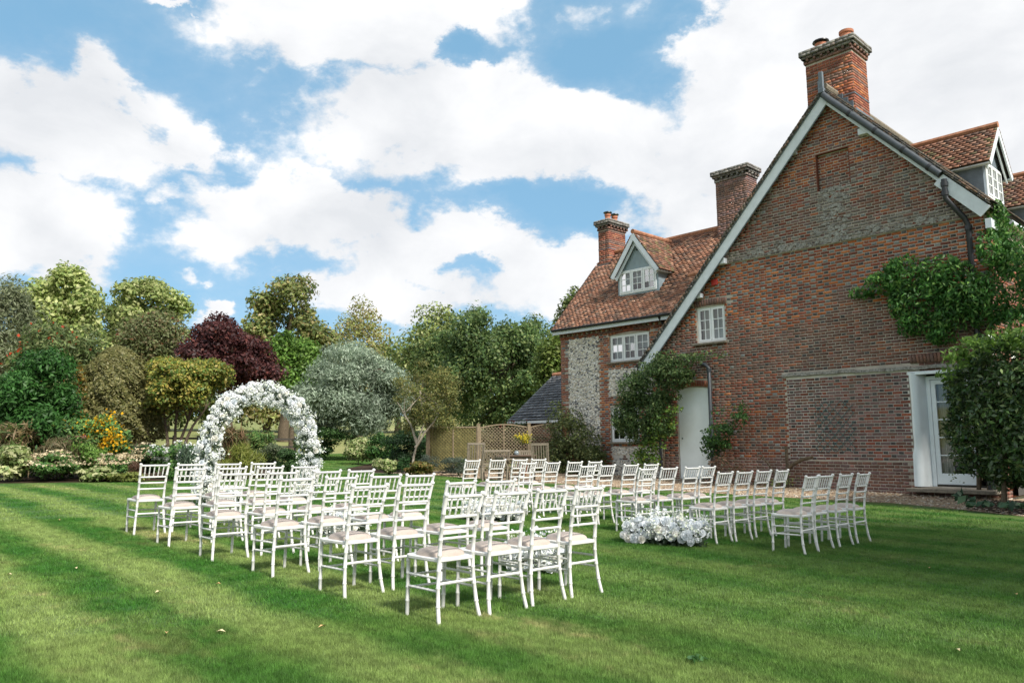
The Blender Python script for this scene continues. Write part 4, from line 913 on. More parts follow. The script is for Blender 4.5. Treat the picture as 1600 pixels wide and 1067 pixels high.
# ---- dormers: local x along the face, y back into the roof
def dormer(loc, rz, w, hz, base_z, apex, back, wsh, label, face_m='lead'):
    """loc: left bottom corner of the face; hz: height of the face to the eaves"""
    Mx = Matrix.Translation(Vector(loc)) @ Matrix.Rotation(rz, 4, 'Z')
    root = MB(); hw = w/2
    # lead clad face above and beside the window, cheeks
    face = [(0, 0), (w, 0), (w, hz), (hw, apex-.12), (0, hz)]
    ww_, wh_, wx, wz = wsh
    hole = rect(wx, wx+ww_, wz, wz+wh_)
    wall_with_holes(root, face, [hole], 0, .12)
    root.add([(0, 0, 0), (0, back, 0), (0, back, hz), (0, 0, hz)], [(0, 1, 2, 3)]); root.add([(w, 0, 0), (w, back, 0), (w, back, hz), (w, 0, hz)], [(0, 1, 2, 3)])
    d = root.build('dormer', MT[face_m], house, world=False); d['label'] = label
    d.matrix_local = Matrix.Translation(-Vector(origin(house))) @ Mx
    s_ = (apex-hz)/hw; e = .17; c_ = 1/math.hypot(1, s_); s2 = s_*c_
    bkr = back+.9
    mb = MB()
    for sg in (-1, 1):
        xo = hw+sg*(hw+e); zo = hz-s_*e
        mb.prism([(xo, zo), (hw, apex), (hw, apex+.05), (xo, zo+.05)], 1, -.2, bkr)
    mb.build('dormer_roof', MT['under'], d, world=False)
    for sg in (-1, 1):
        xo = hw+sg*(hw+e+.02); O2 = np.array((xo, -.22, hz-s_*(e+.02)+.05)); Lr = math.hypot(hw+e+.02, s_*(hw+e+.02))
        o = tiles('roof_tile', None, O2, (0, 1, 0), (-sg*c_, 0, s2), bkr+.2, Lr, pal=[tuple(q*.78 for q in p) for p in TP]+[(.15, .12, .06), (.12, .10, .055)]); o.parent = d; o.matrix_parent_inverse = Matrix.Identity(4)
    mb = MB(); mb.tube([(hw, -.22, apex+.09), (hw, bkr, apex+.09)], .085, 8); mb.build('ridge_tile', MT['ridge'], d, world=False)
    for sg in (-1, 1):
        p = (hw+sg*(hw+e), hz-s_*e+.03); q = (hw, apex+.03)
        pp, qq = np.array(p), np.array(q); dd = (qq-pp)/np.linalg.norm(qq-pp); nn = np.array([dd[1], -dd[0]]); nn = nn if nn[1] < 0 else -nn
        mb = MB(); mb.prism([tuple(pp), tuple(qq), tuple(qq+nn*.15), tuple(pp+nn*.15)], 1, -.215-.002*(sg > 0), -.18); mb.build('bargeboard', MT['fascia'], d, world=False)
        mb = MB(); mb.prism([tuple(pp+nn*.13), tuple(qq+nn*.13), tuple(qq+nn*.24), tuple(pp+nn*.24)], 1, -.11-.002*(sg > 0), -.08); mb.build('bargeboard', MT['fascia'], d, world=False)
        mb = MB(); xo = hw+sg*(hw+e); mb.box((min(xo, xo-sg*e), -.18, hz-s_*e-.03), (max(xo, xo-sg*e), back+.3, hz-s_*e+.0)); mb.build('soffit', MT['fascia'], d, world=False)
    mb = MB(); mb.box((-.03, -.05, -.10), (w+.03, .0, .0)); mb.box((-.05, -.015, -.14), (-.0, back, .1)); mb.box((w+.0, -.015, -.14), (w+.05, back, .1)); mb.build('flashing', MT['lead'], d, world=False)
    v = MB(); v.tube([(hw, -.03, apex-.52), (hw, .0, apex-.52)], .035, 8); v.build('vent_cap', MT['black_pipe'], d, world=False)
    wn_ = window('dormer_window', ww_, wh_, 3 if ww_ > 1.3 else 2, 3, 2, (0, 0, 0), 0, house, curtain=[(.06, ww_-.06, wh_*.45, wh_-.06, 'blind')])
    wn_.parent = d; wn_.location = (wx, -.03, wz)
    # flatten: the window's pieces hang on the dormer so that nothing lies deeper than a sub-part
    for ch in list(wn_.children):
        ch.parent = d; ch.location = (wx, -.03, wz)
    return d
dormer((DX0, DY, 6.14), 0, DX1-DX0, 7.14-6.14, 0, 8.3-6.14, 1.3, (1.54, .82, .08, .16), 'gabled dormer with a white three-light window on the wing roof', 'dormer_face')
dormer((-5.33, 21.3, 7.12), math.pi/2, 1.7, 1.1, 0, 2.05, 1.2, (1.36, .92, .17, .14), 'near gabled dormer on the right roof slope')
dormer((-5.33, 26.2, 7.12), math.pi/2, 1.7, 1.1, 0, 2.05, 1.2, (1.36, .92, .17, .14), 'far dormer on the right roof slope')
# the main house's east wall brickwork seen past the corner
def side_col(x, z, hd, r): return np.array(PAL['red' if r.random() < .5 else 'brown'][r.randrange(5)])*r.uniform(.8, 1.2)
lst = lay(YG, 27.0, 0, 6.1, lambda a_, b_, z: True, r_)
C, A, B, D, K = [], [], [], [], []
for a_, b_, z, hd in lst: C.append((XR+.003, (a_+b_)/2, z)); A.append((0, (b_-a_)/2, 0)); B.append((.006, 0, 0)); D.append((0, 0, .0325)); K.append(side_col(0, z, hd, r_))
V, F, c = boxes(np.array(C), np.array(A), np.array(B), np.array(D), np.array(K)); o = mesh_np('brickwork', V-origin(house), F, MT['brick'], gw, c, world=False); tag(o, kind='stuff')
# wire plant trellis fixed to the wall
mb = MB(); tx0, tx1, tz0, tz1 = -9.15, -8.12, .98, 2.27; yt = YG-.05
for k in range(-8, 9):
    for sg in (1, -1):
        pts = []; c0 = k*.2
        for t in np.linspace(0, 1.29, 60):
            x = (tx0+tx1)/2+c0+sg*(t-.645)*.92; z = tz0+t
            if tx0 <= x <= tx1: pts.append((x, yt+.006*sg, z))
        if len(pts) > 3 and not (sg == -1 and k in (5, 6, 3) ): mb.bar(pts[0], pts[-1], .012, .008, up=(0, 1, 0))
tr = mb.build('wall_trellis', MT['wire'], house)
# house body: floor slab under everything so that light does not leak in
mb = MB(); mb.box((XWL+.1, YW+2.3, -.2), (XR-.3, 30, -.1)); mb.build('floor_slab', MT['dark_room'], house)

# ------------------------------------------------------------------ foliage
def lift(p, k): return [tuple(c*k for c in q) for q in p]      # brighter by a factor
def leafset(P, size, col, asp=.5, droop=.2, out=None, r=rng, flat=0.0):
    """rhombic folded leaves at the points P; out: preferred directions"""
    n = len(P); d = r.normal(size=(n, 3)); nv = r.normal(size=(n, 3))*.55
    nv[:, 2] += flat
    if out is not None: nv += out*.9; nv[:, 2] += .35
    d[:, 2] -= droop*1.5
    if out is not None: d -= nv*((d*nv).sum(1)/(nv*nv).sum(1))[:, None]*.8
    d /= np.linalg.norm(d, axis=1)[:, None]
    s = np.cross(d, nv); s /= np.linalg.norm(s, axis=1)[:, None]+1e-9; u = np.cross(s, d)
    L = (np.asarray(size)*r.uniform(.65, 1.35, n))[:, None]; W_ = L*asp
    a_ = P-d*L*.5; b_ = P+s*W_*.5+u*W_*.18; c_ = P+d*L*.5; e_ = P-s*W_*.5+u*W_*.18
    V = np.stack([a_, b_, c_, e_], 1).reshape(-1, 3); F = np.arange(n*4).reshape(-1, 4)
    return V, F, np.repeat(col, 4, 0)
def pick(pal, n, r=rng, jit=.2):
    p = np.array(pal, float); return p[r.integers(0, len(p), n)]*r.uniform(1-jit, 1+jit, n)[:, None]
def merge(parts):
    off = 0; V, F, C = [], [], []
    for v, f, c in parts: V.append(v); F.append(f+off); C.append(c); off += len(v)
    return np.concatenate(V), np.concatenate(F), np.concatenate(C)
def lobed(c, R, nl, n, r, lob=(.28, .5), bottom=-.75, fill=.25, squash=1.0):
    """points on and in lobes that fill an ellipsoid: positions, outward directions, tone per lobe"""
    c = np.array(c, float); R = np.array(R, float)
    d = r.normal(size=(nl, 3)); d /= np.linalg.norm(d, axis=1)[:, None]; d[:, 2] = np.maximum(d[:, 2], bottom)
    rad = r.uniform(.45, .80, nl)[:, None]; lc = d*rad; ls = r.uniform(*lob, nl)
    k = r.integers(0, nl, n); q = r.normal(size=(n, 3)); q /= np.linalg.norm(q, axis=1)[:, None]
    q[:, 2] = np.where(r.random(n) < .7, np.abs(q[:, 2]), q[:, 2])
    rr_ = np.where(r.random(n) < fill, r.uniform(.1, .9, n), r.uniform(.82, 1.12, n))
    P = (lc[k]+q*(ls[k]*rr_)[:, None]*np.array([1, 1, .8*squash]))*1.06+r.normal(size=(n, 3))*.035; P[:, 2] = np.where(P[:, 2] < -1, -1+r.uniform(0, .3, n), P[:, 2])
    tone = r.uniform(.8, 1.2, nl)[k]
    return c+P*R, q, tone, c+lc*R
def tree(name, label, base, c, R, pal, leaf, n, nl=46, trunk=.18, bark='bark', group=None, cat='tree', asp=.55, limbs=9, seed=1, lob=(.28, .5), bottom=-.75, fill=.25, fruit=None, matn='leaf', droop=.2, trunks=None, jit=.2, twigs=0, outw=1.0, crown=None, fine=True):
    if crown is None and leaf > .2: n = int(n*1.55); leaf *= .78; nl = int(nl*1.35); lob = (lob[0]*.82, lob[1]*.86)
    r = np.random.default_rng(seed); base = np.array(base, float); root = thing(name, label, cat, tuple(base), group=group)
    P, q, tone, lcs = lobed(c, R, nl, n, r, lob, bottom, fill) if crown is None else crown(r)
    col = pick(pal, len(P), r, jit)*tone[:, None]
    parts = [leafset(P, leaf, col, asp, droop, q*outw, r)]
    if fruit:
        fc, fn, fs = fruit; k = r.integers(0, len(P), fn); pf = P[k]+q[k]*.06
        parts.append(leafset(pf, fs, pick([fc], fn, r, .25), .95, 0, None, r))
    V, F, C_ = merge(parts); cr = mesh_np('crown', V, F, MT[matn], root, C_)
    mb = MB(); c = np.array(c, float)
    if trunks is None: trunks = [[base-np.array((0, 0, .15)), base*.6+c*.4+np.array((.1, 0, 0))*R[0]*.2, c+np.array((0, 0, R[2]*.25))]]
    for tp in trunks:
        m_ = len(tp); rad = [trunk*(1.25 if i == 0 else 1-.72*i/(m_-1)) for i in range(m_)]
        pts = [np.array(p, float) for p in tp]; fine = []
        for i in range(m_-1):
            for t in (0, .34, .67): fine.append((pts[i]*(1-t)+pts[i+1]*t + (r.normal(size=3)*trunk*.22 if (i or t) else 0), rad[i]*(1-t)+rad[i+1]*t))
        fine.append((pts[-1], rad[-1])); mb.tube([p for p, _ in fine], [q_ for _, q_ in fine], 8)
    mb.build('trunk', MT[bark], root, smooth=True)
    mb = MB()
    for k in range(limbs):
        e = lcs[k % len(lcs)]; tp = trunks[k % len(trunks)]; t = r.uniform(.35, .95); a_ = np.array(tp[-2])*(1-t)+np.array(tp[-1])*t
        m_ = (a_+e)/2+r.normal(size=3)*np.linalg.norm(e-a_)*.1; mb.tube([a_, m_, e], [trunk*.42, trunk*.26, trunk*.08], 6)
        for w in range(3):
            e2 = e+r.normal(size=3)*np.array(R)*.15-np.array((0, 0, .05))*R[2]; mb.tube([m_*.4+e*.6, (e+e2)/2+r.normal(size=3)*.1, e2], [trunk*.14, trunk*.08, trunk*.03], 4)
    if limbs: mb.build('limb', MT[bark], root, smooth=True)
    return root

def ptree(name, label, px, D, top, bot, wpx, pal, leaf, n, dr=1.0, **kw):
    """a tree standing at distance D; top, bot, wpx: measured extent of its crown"""
    pc = atD(px, (top+bot)/2, D); zt = atD(px, top, D)[2]; zb = atD(px, bot, D)[2]
    pl = atD(px-wpx/2, 600, D); pr_ = atD(px+wpx/2, 600, D); w = np.linalg.norm(pr_[:2]-pl[:2])/2
    g = float(G(pc[0], pc[1])); c = (pc[0], pc[1], (zt+zb)/2+.01*(zt-zb)); w *= 1.06
    return tree(name, label, (pc[0], pc[1], g), c, (w, w*dr, (zt-zb)/2*1.03), pal, leaf, n, **kw)
LG = lift([(.17, .20, .065), (.21, .235, .085), (.13, .165, .05), (.25, .26, .12), (.10, .14, .04)], 1.9)          # light ash green
OL = lift([(.095, .13, .038), (.125, .155, .045), (.075, .11, .032), (.15, .165, .06), (.06, .095, .03)], 1.5)        # olive
DG = lift([(.035, .075, .022), (.045, .09, .028), (.028, .06, .02), (.06, .105, .035)], 1.5)                     # dark green
DO = lift([(.05, .085, .025), (.07, .10, .03), (.04, .07, .022), (.09, .115, .04), (.035, .06, .025)], 2.104)
PU = [(.085, .030, .030), (.105, .036, .034), (.065, .024, .026), (.14, .045, .036), (.06, .03, .03)]
SV = lift([(.16, .20, .145), (.20, .245, .18), (.13, .165, .115), (.24, .28, .215), (.10, .135, .085)], 1.706)
YG_ = lift([(.16, .16, .03), (.20, .18, .035), (.13, .14, .03), (.10, .12, .03), (.24, .19, .05)], 1.755)
BG = lift([(.09, .18, .03), (.12, .21, .04), (.07, .14, .025), (.15, .24, .05)], 1.3)
BR = lift([(.15, .13, .055), (.12, .125, .045), (.17, .14, .065), (.10, .11, .035), (.14, .16, .05)], 2.379)
HV = [(.18, .175, .06), (.24, .225, .085), (.13, .135, .04), (.29, .27, .12), (.10, .11, .035)]
TG_ = 'trees standing behind the garden'
ptree('ash_tree', 'tall pale green ash tree rising behind the left shrubs', 92, 60, 408, 640, 165, LG, .42, 15000, group=TG_, seed=2, trunk=.4, nl=34, lob=(.2, .36))
ptree('ash_tree', 'broad pale green ash tree behind the cone-shaped holly', 228, 66, 430, 610, 150, LG, .42, 12000, group=TG_, seed=3, trunk=.38, nl=30, lob=(.2, .34))
ptree('willow_tree', 'grey green willow tree at the far left behind the rowan', 8, 48, 440, 650, 110, [(.19, .22, .12), (.16, .19, .10), (.23, .25, .15)], .3, 8000, group=TG_, seed=4, asp=.3, trunk=.25, droop=.6)
ptree('rowan_tree', 'olive rowan tree with red berries behind the dark shrub', 92, 36, 500, 640, 170, [(.12, .17, .055), (.15, .20, .065), (.09, .13, .045), (.18, .20, .08)], .2, 15000, group=TG_, seed=5, fruit=((.45, .06, .02), 260, .14), asp=.35, trunk=.14, dr=.8)
ptree('rowan_tree', 'rowan with pinkish berries between the holly and the purple maple', 236, 50, 490, 620, 112, [(.17, .20, .08), (.14, .17, .065), (.20, .22, .10), (.20, .16, .08)], .26, 9000, group=TG_, seed=6, fruit=((.40, .08, .05), 160, .18), trunk=.16)
ptree('purple_maple', 'rounded dark purple leaved maple tree', 362, 42, 487, 640, 160, PU, .24, 20000, group=TG_, seed=7, trunk=.24, nl=40, lob=(.22, .38), fill=.35)
ptree('beech_tree', 'tall olive and bronze beech tree behind the purple maple', 448, 76, 438, 640, 158, OL+BR, .5, 14000, group=TG_, seed=8, trunk=.5, nl=34, lob=(.2, .34))
ptree('lime_tree', 'bright green young lime tree beside the purple maple', 458, 52, 517, 660, 92, BG, .3, 8000, group=TG_, seed=9, trunk=.2)
ptree('beech_tree', 'small bronze tinted beech tree far off in the gap', 562, 84, 478, 640, 96, BR, .42, 7000, group=TG_, seed=10, trunk=.35, fill=.12)
ptree('silver_pear_tree', 'domed silver grey weeping pear tree left of centre', 552, 42, 534, 712, 182, SV, .27, 26000, group=TG_, seed=11, trunk=.26, nl=44, lob=(.2, .34), asp=.28, droop=.5, fill=.4)
ptree('ash_tree', 'pale green ash tree far behind the silver pear', 676, 70, 484, 640, 96, LG+OL, .42, 8000, group=TG_, seed=12, trunk=.35, fill=.12)
ptree('oak_tree', 'large dark green oak tree filling the view left of the house', 778, 46, 462, 715, 212, DO, .26, 30000, group=TG_, seed=13, trunk=.4, nl=80, lob=(.14, .30), fill=.35)
ptree('oak_tree', 'dark olive oak tree between the silver pear and the large oak', 700, 55, 516, 690, 120, DO+OL, .3, 12000, group=TG_, seed=14, trunk=.3)
ptree('lime_tree', 'bright green tree against the end wall of the wing', 866, 38, 525, 660, 66, [(.13, .19, .035), (.10, .155, .03), (.17, .21, .05)], .2, 7000, group=TG_, seed=15, trunk=.14)
ptree('ash_tree', 'pale tree top showing over the wing roof end', 893, 62, 452, 600, 56, OL, .38, 4000, group=TG_, seed=16, trunk=.3, fill=.1)
WOOD = [(-40, 520, 'pale', 150, LG), (35, 560, 'olive', 130, OL), (115, 575, 'dark', 130, DO), (190, 560, 'dark', 140, DO), (262, 575, 'olive', 120, OL), (335, 560, 'olive', 150, OL), (420, 570, 'bronze', 130, BR), (500, 548, 'olive', 120, OL), (560, 560, 'dark', 110, DO), (622, 528, 'olive', 110, OL), (690, 560, 'dark', 130, DO), (775, 540, 'olive', 150, DO), (845, 500, 'olive', 120, OL), (905, 560, 'dark', 120, DO)]
POS = ['beyond the left frame edge', 'behind the willow', 'behind the tall ash', 'behind the rowans', 'left of the purple maple', 'behind the purple maple', 'behind the bronze beech', 'right of the lime tree', 'behind the small bronze beech', 'left of the pale ash', 'behind the silver pear', 'behind the large oak', 'right of the large oak', 'behind the wing']
for k, (px_, top_, w0, w_, pal_) in enumerate(WOOD):
    ptree('woodland_tree', '%s far woodland tree standing %s' % (w0, POS[k]), px_, 96+3*(k % 3), top_, 676, w_, pal_, .6, 5000, group=TG_, seed=30+k, trunk=.4, limbs=4)
for k, (x, y, h, w, lab) in enumerate([(8.5, 10.3, 13.5, 4.2, 'unseen oak tree added beyond the right edge to shade the lawn')]):  # oak added out of view to cast shade over the right lawn
    tree('oak_tree', lab, (x, y, float(G(x, y))), (x, y, h*.6), (w, w, h*.42), DO, .3, 13000, seed=60+k, trunk=.38, nl=34, cat='tree')
# the clipped cone of variegated holly and the golden acer, near
def cone_crown(c, R, n, power=1.35):
    def f(r):
        t = r.random(n)**.75; a_ = r.uniform(0, 2*math.pi, n); prof = np.sqrt(np.clip(1-(t*1.0)**power, 0, 1)); low = np.minimum(1, .72+.28*t/.12)
        rr_ = prof*low*np.where(r.random(n) < .45, r.uniform(.35, .95, n), r.uniform(.93, 1.03, n)); bump = 1+.07*np.sin(a_*7+t*9)+.06*np.sin(a_*3-t*17)+.05*np.sin(a_*13+t*31)
        P = np.stack([c[0]+R[0]*rr_*bump*np.cos(a_), c[1]+R[1]*rr_*bump*np.sin(a_), c[2]-R[2]+2*R[2]*t*.99], 1); q = np.stack([np.cos(a_), np.sin(a_), .25+0*a_], 1)
        tone = .9+.2*r.random(n); return P, q, tone, np.array([[c[0], c[1], c[2]]])
    return f
def cone(name, label, px, D, top, bot, wpx, pal, leaf, n, seed, **kw):
    pc = atD(px, (top+bot)/2, D); zt = atD(px, top, D)[2]; zb = atD(px, bot, D)[2]; w = wpx/2/CAM_F*D*1.02; g = float(G(pc[0], pc[1])); c = (pc[0], pc[1], (zt+zb)/2); R = (w, w, (zt-zb)/2)
    return tree(name, label, (pc[0], pc[1], g), c, R, pal, leaf, n, seed=seed, limbs=0, crown=cone_crown(c, R, n), **kw)
cone('holly_tree', 'neat cone-shaped variegated holly tree behind the border', 182, 32, 540, 694, 130, HV, .115, 42000, 41, trunk=.12, trunks=None)
pa = atD(270, 690, 31); ga_ = float(G(pa[0], pa[1])); rgt = np.array([CR[0], CR[1], 0])/math.hypot(CR[0], CR[1])
zt = atD(290, 552, 31)[2]
tr_ = [[(pa[0]+rgt[0]*dx*.2, pa[1]+rgt[1]*dx*.2, ga_-.1), (pa[0]+rgt[0]*dx*.5, pa[1]+rgt[1]*dx*.5, ga_+1.1), (pa[0]+rgt[0]*dx*1.3, pa[1]+rgt[1]*dx*1.3, ga_+2.4)] for dx in (-.35, .1, .6, 1.0)]
ptree('acer_tree', 'spreading golden green acer with several slanting stems', 292, 31, 548, 666, 140, YG_+[(.13, .20, .04), (.10, .17, .035)], .13, 22000, seed=42, trunk=.09, trunks=tr_, nl=34, lob=(.2, .34), bottom=-.6)
# two garden trunks seen under the holly
for k, (px_, lab) in enumerate([(213, 'slim brown tree trunk under the right edge of the holly'), ]):
    b = atD(px_, 690, 35); cone('holly_tree', lab, px_-14, 37, 600, 668, 60, HV, .14, 4000, 43+k, trunk=.12)
# thin birch-like apple in front of the lattice
pb = atD(642, 722, 27.5); gb = float(G(pb[0], pb[1]))
def up_(dx, z, dy=0): return (pb[0]+rgt[0]*dx+dy*CF[0], pb[1]+rgt[1]*dx+dy*CF[1], gb+z)
tks = [[up_(0, -.1), up_(.15, .9), up_(.45, 1.75), up_(.3, 2.9)], [up_(.15, .9), up_(.45, 1.4), up_(.8, 1.75), up_(1.1, 2.4)], [up_(.2, 1.05), up_(.0, 1.7), up_(-.5, 2.5)]]
ptree('apple_tree', 'slender apple tree with pale bark and thin leaves before the lattice', 668, 27.5, 560, 705, 156, [(.17, .19, .06), (.21, .22, .07), (.28, .25, .08), (.13, .15, .05)], .08, 9500, seed=44, trunk=.045, bark='pale_bark', trunks=tks, nl=50, lob=(.16, .3), fill=.6, limbs=12, dr=.6)

# shrubs, hedges and climbers
def shrub(name, label, px, D, top, bot, wpx, pal, leaf, n, seed, cat='shrub', dr=.8, nl=18, matn='leaf', asp=.5, group=None, droop=.1, fill=.35, flowers=None, lob=(.3, .5), stems=True, ground=True):
    r = np.random.default_rng(seed); zt = atD(px, top, D)[2]; pc = atD(px, bot, D); g = float(G(pc[0], pc[1])); zb = g if ground else atD(px, bot, D)[2]
    w = wpx/2/CAM_F*D; c = (pc[0], pc[1], (zt+zb)/2); R = (w, w*dr, max(.06, (zt-zb)/2))
    root = thing(name, label, cat, (pc[0], pc[1], g), group=group); P, q, tone, _ = lobed(c, R, nl, n, r, lob, -.9, fill); P[:, 2] = np.maximum(P[:, 2], g+.02)
    mesh = leafset(P, leaf, pick(pal, n, r)*tone[:, None], asp, droop, q, r); mesh_np('foliage', *mesh[:2], MT[matn], root, mesh[2])
    if stems:
        mb = MB()
        for k in range(5): e = P[r.integers(0, n)]; b = np.array((c[0], c[1], g))+r.normal(size=3)*np.array((.15, .15, 0))*w; b[2] = g-.05; mb.tube([b, (b+e)/2+r.normal(size=3)*.05*w, e], [.03, .02, .008], 5)
        mb.build('stem', MT['bark'], root, smooth=True)
    if flowers:
        fpal, fn, fs, kind = flowers; fw = []
        for i in range(fn):
            k = r.integers(0, n); p = P[k]
            for _ in range(6):
                if p[2] < g+(zt-g)*.45 or (p-np.array(c))@np.array((CF[0], CF[1], 0)) > .35*w: k = r.integers(0, n); p = P[k]
            p = p+np.array((-CF[0]*.06, -CF[1]*.06, .05)); m_ = 14
            if kind == 'flat': Q = p+r.normal(size=(m_, 3))*np.array((fs*.6, fs*.6, fs*.08))
            elif kind == 'plume': Q = p+r.normal(size=(m_, 3))*np.array((fs*.55, fs*.55, fs*.45))
            else: Q = p+r.normal(size=(m_, 3))*fs*.3
            fw.append(leafset(Q, fs*(.42 if kind != 'rose' else .7), pick(fpal, m_, r, .15), .9, -.3, None, r, flat=1.0))
        V, F, c4 = merge(fw); tag(mesh_np('blossom', V, F, MT['petal'], root, c4), kind='stuff')
    return root
shrub('dark_shrub', 'large dark glossy green shrub at the left edge of the border', 42, 26.5, 548, 742, 150, [(.035, .115, .02), (.05, .14, .03), (.03, .09, .018), (.07, .17, .04)], .15, 20000, 50, nl=30, asp=.38, droop=.5)
shrub('amber_shrub', 'small shrub with yellowing leaves between dark shrub and holly', 112, 28.5, 575, 720, 36, [(.20, .15, .03), (.12, .13, .03), (.26, .16, .03)], .12, 2600, 51)
BP = 'plants of the left flower border'
CREAM = [(.62, .52, .33), (.55, .43, .28), (.68, .60, .42)]; GOLD = [(.68, .38, .015), (.72, .44, .02), (.58, .30, .02)]; WHT = [(.72, .72, .68), (.66, .68, .66)]
MG = lift([(.06, .12, .03), (.045, .095, .025), (.085, .15, .04), (.03, .07, .02)], 2.196)
VARI = lift([(.14, .17, .06), (.20, .22, .10), (.08, .12, .035), (.26, .26, .14)], 2.013)
for a_ in [
 ('pale_leaf_plant', 'low mound of variegated pale leaves at the left end of the border', 12, 24.2, 698, 752, 74, VARI, .11, 2600, 60, None, .7),
 ('sweetcorn_plant', 'tall plant with arching straw coloured blades at the left edge', 28, 25.2, 655, 740, 62, [(.30, .22, .11), (.22, .18, .08), (.08, .12, .03), (.35, .26, .16)], .34, 900, 61, (GOLD, 5, .13, 'plume'), .14),
 ('dahlia_plant', 'dark leafy plant dotted with small pink flowers', 92, 25.4, 664, 742, 74, DG, .12, 2600, 62, ([(.45, .12, .12), (.5, .2, .2)], 14, .07, 'rose'), .5),
 ('yellow_daisy_plant', 'tall leafy plant with small golden clusters above the dark shrub foot', 108, 26.0, 646, 735, 84, MG, .12, 2600, 63, (GOLD, 18, .19, 'plume'), .4),
 ('coneflower_plant', 'tall plant topped with loose golden flowers in the middle of the border', 150, 25.6, 650, 745, 60, MG, .12, 2200, 64, (GOLD, 34, .2, 'plume'), .4),
 ('coneflower_plant', 'golden flowered plant leaning right above the cream stonecrop', 180, 25.0, 668, 745, 46, MG, .12, 1800, 164, (GOLD, 34, .2, 'plume'), .4),
 ('goldenrod_plant', 'slim plant with a few golden tufts left of the golden mass', 68, 26.2, 658, 742, 50, MG, .12, 1500, 165, (GOLD, 8, .17, 'plume'), .4),
 ('pink_yarrow', 'loose plant with dusty pink heads in the middle of the border', 118, 25.0, 672, 742, 60, MG+OL, .1, 1800, 166, ([(.42, .17, .15), (.36, .16, .14)], 16, .10, 'flat'), .3),
 ('stonecrop_plant', 'stonecrop with flat cream flower heads at the front of the border', 74, 24.0, 704, 753, 82, MG, .10, 2400, 65, (CREAM, 60, .16, 'flat'), .5),
 ('feather_grass', 'buff feathery grass behind the cream stonecrop', 96, 24.8, 682, 740, 70, [(.28, .22, .13), (.2, .17, .09), (.12, .13, .05)], .2, 2000, 66, None, .12),
 ('stonecrop_plant', 'stonecrop with slanting rows of cream heads right of the yellow flowers', 178, 24.2, 700, 750, 66, MG, .10, 2000, 67, (CREAM, 64, .16, 'flat'), .5),
 ('green_perennial', 'fine leaved mid green perennial in the middle of the border', 132, 24.5, 694, 750, 58, BG, .09, 2400, 68, None, .3),
 ('ladys_mantle_plant', 'low mound of round pale green leaves at the lawn edge', 152, 23.7, 730, 753, 62, VARI, .10, 1700, 69, None, .9),
 ('bronze_grass', 'small brown tuft of bronze grass by the lawn edge', 210, 23.6, 722, 751, 24, [(.11, .06, .035), (.14, .08, .05)], .16, 900, 70, None, .07),
 ('stonecrop_plant', 'stonecrop with cream heads spilling behind the bronze grass', 222, 25.2, 692, 738, 60, DG, .11, 2200, 71, (CREAM, 44, .16, 'flat'), .5),
 ('edging_plant', 'low yellow green edging plant in front of the bronze grass', 200, 23.3, 738, 753, 60, [(.15, .18, .04), (.2, .22, .06)], .07, 1200, 72, None, .7),
 ('rose_bush', 'loose rose bush with scattered white blooms left of the arch', 270, 24.8, 690, 745, 92, MG, .10, 3000, 73, (WHT, 70, .10, 'rose'), .5),
 ('iris_plant', 'blue green spiky iris clump behind the box ball', 292, 23.6, 700, 748, 30, [(.09, .14, .09), (.12, .17, .11)], .5, 260, 74, None, .07),
 ('box_ball', 'small bright green clipped box ball between the chairs', 276, 23.2, 734, 756, 30, [(.05, .14, .025), (.07, .17, .03)], .04, 2200, 75, None, .6),
 ('reed_grass', 'upright reed grass with red brown tips seen through the arch', 362, 25.6, 664, 745, 44, [(.22, .13, .07), (.16, .15, .06), (.10, .13, .04), (.28, .18, .1)], .5, 900, 76, None, .06),
 ('golden_grass', 'fountain of bright yellow green grass seen through the arch', 378, 24.2, 698, 752, 66, [(.22, .25, .04), (.17, .21, .035), (.26, .27, .07)], .42, 1500, 77, None, .05),
 ('grey_shrub', 'grey green fine leaved shrub in the right part of the arch opening', 424, 25.0, 694, 750, 56, [(.12, .15, .08), (.09, .12, .06), (.15, .17, .1)], .08, 2600, 78, None, .35),
 ('tall_perennial', 'tall loose perennial behind the golden grass', 408, 26.0, 668, 745, 60, OL+MG, .11, 2200, 79, None, .3),
 ('dark_perennial', 'dark green leafy plant beside the right foot of the arch', 452, 24.0, 700, 748, 52, DG, .10, 2400, 80, None, .4),
 ('blue_foliage_plant', 'dark blue green foliage left of the arch foot', 312, 24.4, 700, 748, 50, [(.05, .10, .055), (.07, .13, .07)], .1, 2400, 81, None, .35),
 ]:
    shrub(a_[0], a_[1], a_[2], a_[3], a_[4], a_[5], a_[6], a_[7], a_[8], int(a_[9]*1.25), a_[10], cat='plant', flowers=a_[11], asp=a_[12] if a_[12] > .2 else max(.04, a_[12]), group=BP, nl=16, droop=(-.9 if a_[12] < .2 else .1), stems=False)
BQ = 'shrubs right of the grass path'
